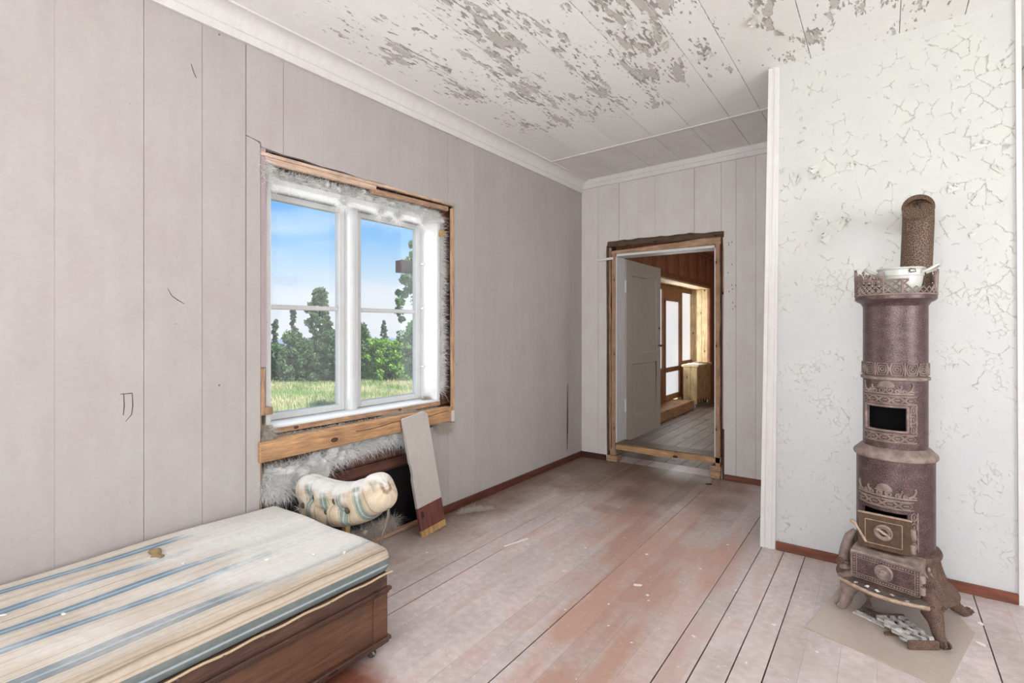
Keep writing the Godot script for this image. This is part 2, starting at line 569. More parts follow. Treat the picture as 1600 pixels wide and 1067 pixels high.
	fine = nz(53, 0.03, w, h, 4, FastNoiseLite.TYPE_SIMPLEX_SMOOTH, false)
	var brk := nz(54, 0.012, w, h, 3, FastNoiseLite.TYPE_SIMPLEX_SMOOTH, false)
	out.resize(w * h * 3)
	bm.resize(w * h)
	for y in h:
		var py := 2.65 * (1.0 - float(y) / h)
		for x in w:
			var i := y * w + x
			var px := -0.56 + 1.1 * x / w
			var cn := cloud[i] / 255.0
			var fn := fine[i] / 255.0
			var bn := brk[i] / 255.0
			var heavy := clampf((py - 1.05) * 0.9, 0.0, 1.0) * clampf(0.45 + px * 1.1, 0.25, 1.0) * clampf((2.62 - py) * 3.0, 0.2, 1.0)
			var on := bn + heavy * 0.42 + (cn - 0.5) * 0.6 - 0.69
			var v := 232.0 + (cn - 0.5) * 8
			var warm := clampf((py - 0.9) * 0.9, 0.0, 1.0)
			var r := v
			var g := v - 0.5
			var b := v - 2.0 - warm * 4.0 - (cn - 0.5) * 6
			var hh := 150.0 + (lift[i] - 128) * 0.20 * clampf(on * 6.0, 0.0, 1.0) + (fn - 0.5) * 34
			if on > 0.0:
				var cw := 3.0 + minf(on, 0.25) * 26.0
				if cells[i] < cw:
					var t := 1.0 - cells[i] / cw
					r -= 40 * t; g -= 43 * t; b -= 48 * t
					hh -= 110 * t
				elif cells[i] < cw * 2.6: hh += 40 * (1.0 - cells[i] / (cw * 2.6))
			if py < 1.5:
				var o2 := (1.0 - bn) + (cn - 0.5) * 0.8 - 0.62
				if o2 > 0.0 and cells2[i] < 34 and fn > 0.45:
					var t := (1.0 - cells2[i] / 34.0) * clampf(o2 * 6.0, 0.0, 1.0)
					r -= 20 * t; g -= 21 * t; b -= 21 * t
					hh -= 90 * t
			out[i * 3] = b8(r); out[i * 3 + 1] = b8(g); out[i * 3 + 2] = b8(b)
			bm[i] = b8(hh)
	var kp := Vector3(1 / 1.1, 1 / 2.65, 1 / 1.1)
	M.plaster = mat(Color(0.89, 0.888, 0.885), 0.55, rgb_tex(out, w, h), kp, l_tex(bm, w, h), 0.45, true, Vector3(0.56 / 1.1, 0, 0))
	M.flake = mat(rgb(232, 229, 220), 0.55, tb, k * 3.0, tbb, 0.1)
	M.chip = mat(rgb(236, 232, 226), 0.6)
	# cast iron: speckled rust brown
	w = 512
	h = 512
	s = nz(61, 0.10, w, h, 2)
	c = nz(62, 0.012, w, h, 4)
	d = nz(63, 0.2, w, h, 1)
	out.resize(w * h * 3)
	bm.resize(w * h)
	for i in w * h:
		var sp := clampf((s[i] - 128) * 0.012 + (d[i] - 128) * 0.006, -0.6, 0.6)
		var v := 165.0 * (1.0 + sp * 0.36) + (c[i] - 128) * 0.22
		out[i * 3] = b8(v * 1.0); out[i * 3 + 1] = b8(v * 0.93); out[i * 3 + 2] = b8(v * 0.92)
		bm[i] = b8(128 + (s[i] - 128) * 0.5 + (d[i] - 128) * 0.4)
	var ti := rgb_tex(out, w, h)
	var tib := l_tex(bm, w, h)
	for i in w * h:
		var v := 196.0 + (c[i] - 128) * 0.35 + (s[i] - 128) * 0.10
		out[i * 3] = b8(v); out[i * 3 + 1] = b8(v * 0.98); out[i * 3 + 2] = b8(v * 0.96)
	var ti2 := rgb_tex(out, w, h)
	M.iron = mat(rgb(146, 124, 124), 0.37, ti, Vector3.ONE * 3.0, tib, 0.08, false)
	M.iron.metallic = 0.25
	M.iron_dusty = mat(rgb(178, 158, 150), 0.7, ti2, Vector3.ONE * 3.0, tib, 0.1, false)
	M.iron_rust = mat(rgb(152, 126, 108), 0.7, ti, Vector3.ONE * 3.6, tib, 0.12, false)
	M.iron_door = mat(rgb(130, 104, 74), 0.6, ti, Vector3.ONE * 4.0, tib, 0.12, false)
	M.iron_pale = mat(rgb(222, 194, 170), 0.7, ti2, Vector3.ONE * 4.0, tib, 0.1, false)
	for i in w * h:
		var v := 150.0 * (1.0 + clampf((s[i] - 128) * 0.012 + (d[i] - 128) * 0.007, -0.7, 0.9))
		out[i * 3] = b8(v * 1.05); out[i * 3 + 1] = b8(v * 0.94); out[i * 3 + 2] = b8(v * 0.82)
	M.pipe = mat(rgb(146, 124, 112), 0.6, rgb_tex(out, w, h), Vector3.ONE * 3.4, tib, 0.08, false)
	M.soot = mat(rgb(12, 11, 11), 0.95)
	M.ash = mat(rgb(250, 247, 246), 0.9, ti2, Vector3.ONE * 5.0, tib, 0.15, false)
	M.ash_dark = mat(rgb(176, 166, 156), 0.9, ti, Vector3.ONE * 5.0, tib, 0.2, false)
	M.hearth = mat(rgb(204, 187, 174), 0.42, tb, k * 0.7, tbb, 0.02)
	M.enamel = mat(rgb(206, 206, 198), 0.22)
	M.steel = mat(rgb(190, 188, 184), 0.35)
	M.steel.metallic = 0.8
	M.steel_old = mat(rgb(116, 104, 94), 0.6)
	M.wire = mat(rgb(70, 66, 62), 0.5)
	# ticking: u across the couch in metres over 1.6, v along it over 2.2
	w = 1024
	h = 1024
	cloud = nz(71, 0.006, w, h, 5)
	fine = nz(72, 0.07, w, h, 3)
	streak = stretched(73, 0.05, w, h, w, 64, 3)
	out.resize(w * h * 3)
	bm.resize(w * h)
	var st_at := [-0.695, -0.557, -0.428, -0.307, -0.116, 0.048]
	for y in h:
		var z := -1.3 + 2.2 * y / h
		for x in w:
			var i := y * w + x
			var q := -1.05 + 1.6 * x / w
			var cn := cloud[i] / 255.0
			var fn := fine[i] / 255.0
			var top := q < -0.03
			var r := 215.0
			var g := 204.0
			var b := 190.0
			if not top:
				r = 202; g = 186; b = 167
			for n in st_at.size():
				var e: float = absf(q - st_at[n])
				var hw := 0.019 if n < 4 else (0.030 if n == 4 else 0.024)
				if e < hw:
					if e < 0.0035: 
						r = 170; g = 184; b = 192
					elif n < 4:
						r = 124; g = 146; b = 166
					elif n == 4:
						r = 138; g = 146; b = 152
					else:
						r = 112; g = 120; b = 118
				elif e > hw + 0.008 and e < hw + 0.011:
					r -= 26; g -= 28; b -= 26
				elif absf(e - 0.064) < 0.002:
					r -= 26; g -= 28; b -= 26
			# dust lies where the couch was not sat on, towards the far end
			if top:
				var dust := clampf((-0.56 - z + (cn - 0.5) * 0.5 + q * 0.10) * 3.0, 0.0, 1.0) * clampf((-0.04 - q) * 12.0, 0.0, 1.0)
				dust = maxf(dust, clampf((cn - 0.36) * 1.2, 0.0, 0.55))
				var k2 := dust * (0.90 + fn * 0.10)
				r += (222 - r) * k2; g += (219 - g) * k2; b += (215 - b) * k2
			var grime := clampf((0.10 - absf(q + 0.035)) * 9.0, 0.0, 1.0) * clampf(cn * 1.7 - 0.45, 0.0, 1.0) * 0.5
			r += (140 - r) * grime; g += (124 - g) * grime; b += (108 - b) * grime
			var m2 := (fn - 0.5) * 14 + (streak[i] - 128) * 0.05 + (cn - 0.5) * 16
			out[i * 3] = b8(r + m2); out[i * 3 + 1] = b8(g + m2); out[i * 3 + 2] = b8(b + m2)
			bm[i] = b8(128 + (fn - 0.5) * 120)
	var tt := rgb_tex(out, w, h)
	M.ticking = StandardMaterial3D.new()
	M.ticking.albedo_texture = tt
	M.ticking.roughness = 0.9
	# the same cloth, stripes across a bolster: u along it
	w = 512
	h = 256
	cloud = nz(75, 0.012, w, h, 4)
	fine = nz(76, 0.1, w, h, 2)
	out.resize(w * h * 3)
	for y in h:
		for x in w:
			var i := y * w + x
			var q := fmod(0.72 * x / w + 0.035, 0.145)
			var r := 214.0
			var g := 196.0
			var b := 170.0
			var e := absf(q - 0.05)
			if e < 0.019:
				r = 138; g = 150; b = 142
				if e < 0.003:
					r = 178; g = 186; b = 178
			elif absf(q - 0.105) < 0.002 or absf(e - 0.025) < 0.0015:
				r = 150; g = 134; b = 114
			var dust := clampf((float(y) / h - 0.52 + (cloud[i] - 128) * 0.0018) * 2.6, 0.0, 0.9)
			r += (226 - r) * dust; g += (225 - g) * dust; b += (222 - b) * dust
			var m2 := (fine[i] - 128) * 0.07 + (cloud[i] - 128) * 0.09
			out[i * 3] = b8(r + m2); out[i * 3 + 1] = b8(g + m2); out[i * 3 + 2] = b8(b + m2)
	M.bolster = StandardMaterial3D.new()
	M.bolster.albedo_texture = rgb_tex(out, w, h)
	M.bolster.roughness = 0.9
	M.button = mat(rgb(96, 88, 72), 0.8)
	M.cloth_pale = mat(rgb(226, 222, 214), 0.9)
	M.wool = mat(rgb(236, 235, 232), 1.0)
	M.wool.backlight_enabled = true
	M.wool.backlight = Color(0.35, 0.35, 0.35)
	M.wool_grey = mat(rgb(196, 186, 174), 1.0)
	M.glass = StandardMaterial3D.new()
	M.glass.transparency = BaseMaterial3D.TRANSPARENCY_ALPHA
	M.glass.albedo_color = Color(0.95, 0.97, 0.97, 0.05)
	M.glass.roughness = 0.02
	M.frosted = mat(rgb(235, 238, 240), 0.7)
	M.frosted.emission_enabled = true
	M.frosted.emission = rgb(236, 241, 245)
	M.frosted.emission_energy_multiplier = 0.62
	M.paper = mat(rgb(214, 224, 234), 0.6)
	M.rear = mat(rgb(226, 222, 218), 0.7)
	# outdoors
	w = 512
	h = 512
	c = nz(81, 0.01, w, h, 5)
	d = nz(82, 0.08, w, h, 2)
	out.resize(w * h * 3)
	for i in w * h:
		var t := c[i] / 255.0
		out[i * 3] = b8(108 + 60 * t + (d[i] - 128) * 0.2); out[i * 3 + 1] = b8(128 + 28 * t + (d[i] - 128) * 0.2); out[i * 3 + 2] = b8(70 + 34 * t)
	M.meadow = mat(Color(1.0, 1.0, 0.95), 0.95, rgb_tex(out, w, h), Vector3.ONE * 0.12)
	M.blade = mat(Color(1, 1, 1), 0.8)
	M.blade.vertex_color_use_as_albedo = true
	M.blade.backlight_enabled = true
	M.blade.backlight = Color(0.4, 0.4, 0.4)
	M.blade.cull_mode = BaseMaterial3D.CULL_DISABLED
	M.leaf = M.blade.duplicate()
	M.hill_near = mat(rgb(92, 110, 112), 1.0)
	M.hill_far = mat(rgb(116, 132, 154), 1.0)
	M.outer_beam = mat(rgb(44, 40, 42), 0.7, th, kh, tib, 0.1)
	M.outer_end = mat(rgb(104, 56, 54), 0.7)
	M.facade = mat(rgb(150, 76, 62), 0.8, th, kh, thb, 0.1)

# ---------------------------------------------------------------- the room
func structure(called: String, at := Vector3.ZERO, label := "") -> Node3D:
	var o := base(called, at)
	tag(o, label, "", "", "structure")
	return o

func room() -> void:
	# floor boards along z, with open and closed seams
	var fl := structure("floor", Vector3.ZERO, "worn red-painted plank floor under grey dust")
	var seams := [-2.30, -2.21, -2.11, -2.005, -1.90, -1.79, -1.68, -1.57, -1.465, -1.36, -1.255, -1.15, -1.085, -0.96, -0.85, -0.745, -0.64, -0.543, -0.435, -0.336, -0.24, -0.13, -0.02, 0.09, 0.20, 0.325, 0.43, 0.54, 0.65, 0.76, 0.88, 1.0, 1.12, 1.24, 1.36, 1.48, 1.6, 1.72, 1.84, 1.96, 2.08, 2.2, 2.4]
	var open := [5, 6, 12, 16, 17, 18, 19, 25]
	for i in seams.size() - 1:
		var g0 := 0.0022 if i in open else 0.0001
		var g1 := 0.0022 if (i + 1) in open else 0.0001
		piece("floor_board", Vector3(seams[i] + g0, -0.03, -4.5), Vector3(seams[i + 1] - g1, rng.randf_range(-0.0006, 0.0), 2.2), M.floor[i % 3], fl, 0.0005)
	piece("subfloor", Vector3(-2.6, -0.2, -4.5), Vector3(2.6, -0.034, 2.4), M.dark_gap, fl, 0.0)
	# ceiling: it rises a little towards the chimney
	var ce := structure("ceiling", Vector3(-2.3, 2.575, 0), "white board ceiling with paint flaking off in strips")
	ce.rotation.z = 0.020
	var cs := [-2.3, -2.235, -1.93, -1.62, -1.355, -1.09, -0.83, -0.645, -0.31, 0.06, 0.30, 0.62, 0.95, 1.3, 1.65, 2.0, 2.45]
	for i in cs.size() - 1:
		var a: float = cs[i] + 2.3 + 0.0012
		var b: float = cs[i + 1] + 2.3 - 0.0012
		var y := rng.randf_range(0.0, 0.002)
		piece("ceiling_board", Vector3(a, y, -3.62), Vector3(b, 0.03, 2.2), M.ceiling[i % 2], ce, 0.0018)
		piece("ceiling_board", Vector3(a, y - 0.001, -4.3), Vector3(b, 0.03, -3.624), M.ceiling_plain, ce, 0.0018)
	var st := mb()
	bx(st, Vector3(0.02, -0.005, -3.64), Vector3(1.9, 0.002, -3.605), 0.002)
	build("ceiling_batten", st, M.trim_white, ce)
	piece("ceiling_cover", Vector3(-0.5, 0.031, -4.6), Vector3(5.2, 0.25, 2.5), M.rear, ce, 0.0)
	# paint lifted off the ceiling: curled flakes
	var at := [Vector2(-0.99, -2.0), Vector2(-0.94, -2.22), Vector2(-0.88, -2.36), Vector2(-0.86, -2.5), Vector2(-0.81, -2.05), Vector2(-0.47, -2.55), Vector2(-0.42, -2.72), Vector2(-0.40, -2.25), Vector2(-0.33, -2.38), Vector2(-0.22, -2.5), Vector2(-1.62, -2.02), Vector2(-1.60, -2.35), Vector2(-1.33, -2.2), Vector2(-1.66, -2.52), Vector2(-1.9, -2.0), Vector2(-0.71, -2.72), Vector2(-0.27, -2.83), Vector2(-1.28, -2.72)]
	for i in at.size():
		var s2 := mb()
		flake(s2, rng.randf_range(0.012, 0.024), rng.randf_range(0.04, 0.09), rng.randf_range(0.008, 0.02), i)
		var o := build("paint_flake", s2, M.flake, ce)
		o.position = Vector3(at[i].x + 2.3, -0.001, at[i].y)
		o.rotation = Vector3(0, rng.randf_range(-0.3, 0.3) + (PI if i % 2 else 0.0), 0)
	# cornice on the left and the back wall
	var c1 := structure("trim_1", Vector3.ZERO, "white cornice along the top of the left wall")
	var s3 := mb()
	var cove := func(k: float) -> PackedVector2Array:
		var p := PackedVector2Array([Vector2(0, 0), Vector2(0.016, 0), Vector2(0.018, 0.034), Vector2(0.024, 0.038)])
		for j in 9:
			var t := j / 8.0 * PI / 2
			p.append(Vector2(0.024 + 0.052 * (1.0 - cos(t)) * k, 0.040 + 0.062 * sin(t)))
		p.append(Vector2(0.085 * k, 0.102)); p.append(Vector2(0.085 * k, 0.112)); p.append(Vector2(0, 0.112))
		return p
	prism(s3, cove.call(1.0), -4.28, 2.2, xf(Vector3(-2.3, 2.466, 0)))
	build("cornice", s3, M.trim_white, c1)
	var c2 := structure("trim_2", Vector3.ZERO, "white cornice along the top of the back wall")
	s3 = mb()
	prism(s3, cove.call(0.6), 0.0, 1.75, Transform3D(Basis(Vector3(0, 0, 1), Vector3(-0.020, 1, 0).normalized(), Vector3(-1, -0.020, 0).normalized()), Vector3(-0.55, 2.532, -4.28)))
	build("cornice", s3, M.trim_white, c2)
	# walls that the camera has behind it, with their windows
	var wr := structure("wall_rear", Vector3.ZERO, "painted wall with two windows")
	for r in [[-2.6, -0.85, -0.03, 2.7], [0.45, 0.75, -0.03, 2.7], [2.05, 2.6, -0.03, 2.7], [-0.85, 0.45, -0.03, 0.8], [-0.85, 0.45, 2.1, 2.7], [0.75, 2.05, -0.03, 0.8], [0.75, 2.05, 2.1, 2.7]]:
		piece("wall_panel", Vector3(r[0], r[2], 2.2), Vector3(r[1], r[3], 2.4), M.rear, wr, 0.0)
	for x in [-0.2, 1.4]:
		plain_window(Vector3(x, 1.45, 2.26), 0.0)
	var wg := structure("wall_right", Vector3.ZERO, "painted wall with one window")
	for r in [[-4.5, -1.85, -0.03, 2.75], [-0.55, 2.2, -0.03, 2.75], [-1.85, -0.55, -0.03, 0.8], [-1.85, -0.55, 2.1, 2.75]]:
		piece("wall_panel", Vector3(2.4, r[2], r[0]), Vector3(2.6, r[3], r[1]), M.rear, wg, 0.0)
	plain_window(Vector3(2.46, 1.45, -1.2), PI / 2)

func plain_window(at: Vector3, turn: float) -> void:
	var w := base("window_%d" % (2 + used.get("plain_windows", 0)), at, turn)
	used["plain_windows"] = used.get("plain_windows", 0) + 1
	tag(w, "white four-pane window in a plain wall", "", "", "structure")
	var st := mb()
	for s in [-1.0, 1.0]:
		bx(st, Vector3(s * 0.65 - 0.03, -0.65, -0.05), Vector3(s * 0.65 + 0.03, 0.65, 0.05))
		bx(st, Vector3(-0.65, s * 0.62 - 0.03, -0.05), Vector3(0.65, s * 0.62 + 0.03, 0.05))
	bx(st, Vector3(-0.04, -0.6, -0.04), Vector3(0.04, 0.6, 0.04))
	bx(st, Vector3(-0.6, -0.02, -0.02), Vector3(0.6, 0.02, 0.02))
	build("window_frame", st, M.sash_white, w)
	piece("pane", Vector3(-0.62, -0.6, -0.003), Vector3(0.62, 0.6, 0.003), M.glass, w, 0.0)

# a thin curled scale of paint lying on the local xz plane and hanging along -y
func flake(st: SurfaceTool, a: float, b: float, lift: float, sd: int) -> void:
	var f := func(u: float, v: float, off: float) -> Vector3:
		var e := 0.75 + 0.25 * sin(v * 9.0 + sd) * sin(u * 7.0 + sd * 2.1)
		var x := (u - 0.0) * a * 2.0 * e
		var z := (v - 0.5) * b * (1.0 - 0.35 * u * u + 0.15 * sin(u * 5 + sd))
		return Vector3(x, -lift * u * u - off, z)
	sheet(st, 5, 6, func(u, v): return f.call(u, v, 0.0), null, true)
	sheet(st, 5, 6, func(u, v): return f.call(u, v, 0.0016))

# ---------------------------------------------------------------- the wall with the window
# a board of the left wall: outline in (z, y), 18 mm thick, its face on x = -2.3
func left_board(parent: Node, pts: Array, m: Material) -> void:
	var st := mb()
	var pg := PackedVector2Array()
	for p in pts: pg.append(Vector2(p[0], p[1]))
	var d := rng.randf_range(-0.0006, 0.0006)
	# local x -> world z, local y -> world y, local z -> world -x
	prism(st, pg, 2.3 + d, 2.322, Transform3D(Basis(Vector3(0, 0, 1), Vector3(0, 1, 0), Vector3(-1, 0, 0)), Vector3.ZERO))
	build("wall_board", st, m, parent)

func wall_with_window() -> void:
	var wl := structure("wall_left", Vector3.ZERO, "pinkish white vertical board wall, broken open round the window down to its logs")
	var top := 2.50
	# [z0, z1, gap at z0]
	var zs := [2.2, 1.98, 1.74, 1.5, 1.26, 1.02, 0.78, 0.54, 0.3, 0.06, -0.21, -0.498, -0.76, -0.968, -1.148]
	for i in zs.size() - 1:
		var ga := 0.0009 if i > 10 and i != 11 else 0.0003
		var gb := 0.0009 if i > 10 else 0.0003
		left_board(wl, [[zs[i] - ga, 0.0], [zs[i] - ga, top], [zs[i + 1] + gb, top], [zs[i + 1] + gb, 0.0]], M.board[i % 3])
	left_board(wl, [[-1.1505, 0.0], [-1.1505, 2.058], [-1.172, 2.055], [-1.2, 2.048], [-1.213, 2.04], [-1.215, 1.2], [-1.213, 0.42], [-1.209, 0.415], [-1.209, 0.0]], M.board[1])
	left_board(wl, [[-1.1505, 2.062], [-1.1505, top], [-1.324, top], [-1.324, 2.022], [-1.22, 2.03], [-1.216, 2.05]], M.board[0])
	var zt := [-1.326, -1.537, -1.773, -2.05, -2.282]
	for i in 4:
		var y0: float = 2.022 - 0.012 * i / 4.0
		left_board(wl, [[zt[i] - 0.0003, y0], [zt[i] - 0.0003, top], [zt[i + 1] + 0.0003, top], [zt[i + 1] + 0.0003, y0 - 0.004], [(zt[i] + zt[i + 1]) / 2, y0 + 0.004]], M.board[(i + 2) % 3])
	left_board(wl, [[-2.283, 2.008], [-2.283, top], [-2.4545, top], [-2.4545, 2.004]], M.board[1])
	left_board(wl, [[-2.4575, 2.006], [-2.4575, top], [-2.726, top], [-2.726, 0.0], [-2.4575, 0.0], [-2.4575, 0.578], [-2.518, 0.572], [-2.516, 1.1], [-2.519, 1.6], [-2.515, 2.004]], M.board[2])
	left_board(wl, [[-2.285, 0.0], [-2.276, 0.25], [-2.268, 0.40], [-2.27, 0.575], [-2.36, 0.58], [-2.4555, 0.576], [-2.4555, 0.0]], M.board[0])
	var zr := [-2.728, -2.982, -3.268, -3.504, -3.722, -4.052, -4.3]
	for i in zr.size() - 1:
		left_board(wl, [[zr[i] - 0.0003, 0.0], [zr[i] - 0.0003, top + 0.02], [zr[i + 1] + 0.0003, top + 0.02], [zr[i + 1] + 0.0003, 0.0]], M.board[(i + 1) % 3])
	piece("upper_panel", Vector3(-2.322, 2.49, -4.3), Vector3(-2.304, 2.62, 2.2), M.rear, wl, 0.0)
	# hewn logs behind the boards
	var rows := [0.343, 0.415, 0.60, 0.745, 0.955, 1.17, 1.47, 1.66, 1.855, 2.03, 2.24, 2.45, 2.66]
	for i in rows.size() - 1:
		var lo: float = rows[i] + 0.003
		var hi: float = rows[i + 1] - 0.003
		var mm: Material = M.log_light if i in [4, 6, 8] else M.log
		if i < 2 or i > 8:
			piece("log", Vector3(-2.62, lo, -4.4), Vector3(-2.395 if i < 2 else -2.36, hi, 2.3), mm, wl, 0.018)
		elif i == 2:
			piece("log", Vector3(-2.62, lo, -4.4), Vector3(-2.36, 0.68, 2.3), mm, wl, 0.018)
		else:
			piece("log", Vector3(-2.575, lo if i > 3 else 0.68, -4.4), Vector3(-2.375 + rng.randf_range(-0.008, 0.008), hi, -2.455), mm, wl, 0.02)
			piece("log", Vector3(-2.62, lo if i > 3 else 0.68, -1.262), Vector3(-2.36, hi, 2.3), mm, wl, 0.02)
	piece("tar_paper", Vector3(-2.62, -0.2, -4.4), Vector3(-2.42, 0.342, 2.3), M.tar, wl, 0.004)
	piece("sole_lath", Vector3(-2.335, 0.0, -2.32), Vector3(-2.30, 0.022, -1.2), M.rough_h, wl, 0.003)
	piece("stud", Vector3(-2.40, 0.0, -1.235), Vector3(-2.325, 2.03, -1.212), M.lumber_v, wl, 0.002)
	piece("stud", Vector3(-2.36, 0.022, -1.72), Vector3(-2.325, 0.30, -1.69), M.board_end, wl, 0.002)
	# purple-white painted edge of the old lining on the left of the hole
	var st := mb()
	bx(st, Vector3(-2.34, 1.02, -1.243), Vector3(-2.302, 2.03, -1.2165), 0.003)
	build("lining_edge", st, tint(M.frame_white, Color(0.78, 0.70, 0.71)), wl)
	st = mb()
	bx(st, Vector3(-2.34, 0.80, -1.240), Vector3(-2.304, 1.018, -1.2165), 0.003)
	bx(st, Vector3(-2.345, 0.80, -1.275), Vector3(-2.30, 0.835, -1.2165), 0.003)
	build("wood_block", st, M.rough_v, wl)
	# laths along the top and the right of the hole
	st = mb()
	box(st, xf(Vector3(-2.306, 2.007, -1.87), Vector3(0.012, 0, 0)), Vector3(0.026, 0.016, 1.31), 0.003)
	build("lath", st, M.lath, wl)
	st = mb()
	box(st, xf(Vector3(-2.318, 1.985, -1.55), Vector3(0.02, 0, 0)), Vector3(0.03, 0.03, 0.66), 0.005)
	build("lath", st, M.lath, wl)
	st = mb()
	box(st, xf(Vector3(-2.320, 1.975, -2.16), Vector3(0.025, 0, 0)), Vector3(0.03, 0.03, 0.62), 0.005)
	build("lath", st, M.rough_h, wl)
	piece("header_log", Vector3(-2.5, 1.93, -2.455), Vector3(-2.365, 2.03, -1.262), M.log, wl, 0.01)
	st = mb()
	box(st, xf(Vector3(-2.306, 1.29, -2.503), Vector3(0.004, 0, 0)), Vector3(0.022, 1.40, 0.024), 0.003)
	build("lath", st, M.lumber_v, wl)
	piece("painted_block", Vector3(-2.325, 0.588, -2.512), Vector3(-2.292, 0.66, -2.48), M.trim_white, wl, 0.002)
	piece("wood_block", Vector3(-2.345, 1.80, -2.452), Vector3(-2.315, 1.835, -2.41), M.board_end, wl, 0.002)
	# the beam laid under the sill
	st = mb()
	box(st, xf(Vector3(-2.307, 0.640, -1.835), Vector3(0.006, 0, 0)), Vector3(0.056, 0.094, 1.265), 0.004)
	build("sill_beam", st, M.lumber_h, wl)
	st = mb()
	var crack := []
	for k in 24: crack.append(Vector3(-2.2785, 0.652 - 0.018 * sin(k * 0.5) * 0.3 + 0.010 * k / 24.0, -1.72 - 0.72 * k / 23.0))
	tube(st, crack, 0.0016, 5)
	build("crack", st, M.dark_gap, wl)
	# skirting beyond the window
	var sk := structure("baseboard_left", Vector3.ZERO, "brown-red skirting along the left wall")
	piece("skirting", Vector3(-2.302, 0, -4.28), Vector3(-2.287, 0.052, -2.295), M.skirt, sk, 0.003)
	# scratches and a crack in the paint
	var marks := [[Vector2(-0.90, 1.30), Vector2(-0.875, 1.315), Vector2(-0.855, 1.33), Vector2(-0.84, 1.36)], [Vector2(-0.685, 0.955), Vector2(-0.715, 0.955), Vector2(-0.722, 0.955)], [Vector2(-0.695, 0.955), Vector2(-0.697, 0.91), Vector2(-0.694, 0.875)], [Vector2(-0.722, 0.955), Vector2(-0.724, 0.91), Vector2(-0.720, 0.875), Vector2(-0.700, 0.85)], [Vector2(-0.925, 2.285), Vector2(-0.935, 2.255), Vector2(-0.945, 2.235)]]
	for q in marks:
		var ms := mb()
		var line := []
		for p in q: line.append(Vector3(-2.2992, p.y, p.x))
		tube(ms, line, [0.0009, 0.0014, 0.0011, 0.0006].slice(0, q.size()), 4)
		build("scratch", ms, M.dark_gap, wl)
	var cs := mb()
	tube(cs, [Vector3(-2.2985, 0.10, -4.005), Vector3(-2.298, 0.3, -4.008), Vector3(-2.298, 0.5, -4.012), Vector3(-2.2988, 0.70, -4.016)], [0.002, 0.006, 0.004, 0.002], 5)
	build("crack", cs, M.dark_gap, wl)
	window_in_view()
	insulation()

func window_in_view() -> void:
	var w := structure("window_1", Vector3(-2.49, 0, -1.8415), "white painted two-sash window with a bar across each sash, showing trees and sky")
	# local: x out into the room, z along the wall (towards the camera)
	var hw := 0.5545
	piece("head_lining", Vector3(-0.06, 1.885, -hw - 0.03), Vector3(0.15, 1.914, hw + 0.03), M.frame_white, w, 0.003)
	piece("sill", Vector3(-0.06, 0.705, -hw - 0.03), Vector3(0.15, 0.735, hw + 0.03), M.frame_white, w, 0.004)
	piece("sill_edge", Vector3(0.146, 0.700, -hw - 0.03), Vector3(0.1515, 0.727, hw + 0.03), M.rough_h, w, 0.002)
	piece("side_lining", Vector3(-0.06, 0.7355, -hw - 0.026), Vector3(0.15, 1.8845, -hw), M.frame_white, w, 0.003)
	piece("side_lining", Vector3(-0.06, 0.7355, hw), Vector3(0.15, 1.8845, hw + 0.026), M.frame_white, w, 0.003)
	# rounded post between the sashes
	var st := mb()
	var pg := PackedVector2Array()
	for k in 9:
		var a := -PI / 2 + PI * k / 8
		pg.append(Vector2(0.012 + 0.030 * cos(a), 0.036 * sin(a)))
	pg.append(Vector2(-0.05, 0.036)); pg.append(Vector2(-0.05, -0.036))
	prism(st, pg, -1.8845, -0.7355, Transform3D(Basis(Vector3(1, 0, 0), Vector3(0, 0, 1), Vector3(0, -1, 0)), Vector3.ZERO))
	build("window_post", st, M.sash_white, w)
	for s in [-1.0, 1.0]:
		var a: float = 0.036 if s > 0 else -hw
		var b: float = hw if s > 0 else -0.036
		var x0 := -0.04
		var x1 := 0.0
		st = mb()
		bx(st, Vector3(x0, 0.7365, a), Vector3(x1, 1.8835, a + 0.04), 0.004)
		bx(st, Vector3(x0, 0.7365, b - 0.04), Vector3(x1, 1.8835, b), 0.004)
		bx(st, Vector3(x0, 1.852, a + 0.04), Vector3(x1, 1.8835, b - 0.04), 0.004)
		bx(st, Vector3(x0, 0.7365, a + 0.04), Vector3(x1, 0.772, b - 0.04), 0.004)
		bx(st, Vector3(x0 + 0.004, 0.762, a + 0.04), Vector3(x1 - 0.012, 0.772, b - 0.04), 0.003)
		var sash := build("sash", st, M.sash_white, w)
		piece("glazing_bar", Vector3(x0 + 0.004, 1.297, a + 0.04), Vector3(x1 - 0.003, 1.321, b - 0.04), M.sash_white, sash, 0.004)
		piece("pane", Vector3(-0.024, 1.318, a + 0.036), Vector3(-0.021, 1.858, b - 0.036), M.glass, sash, 0.0)
		piece("pane", Vector3(-0.024, 0.768, a + 0.036), Vector3(-0.021, 1.300, b - 0.036), M.glass, sash, 0.0)
	for y in [0.95, 1.33, 1.62]:
		st = mb()
		tube(st, [Vector3(0.018, y, -hw + 0.002), Vector3(0.020, y, -hw + 0.02), Vector3(0.045, y + 0.002, -hw + 0.022)], 0.004, 6)
		ball(st, Vector3(0.047, y + 0.002, -hw + 0.022), Vector3.ONE * 0.007, 8)
		build("hook", st, M.frame_white, w)

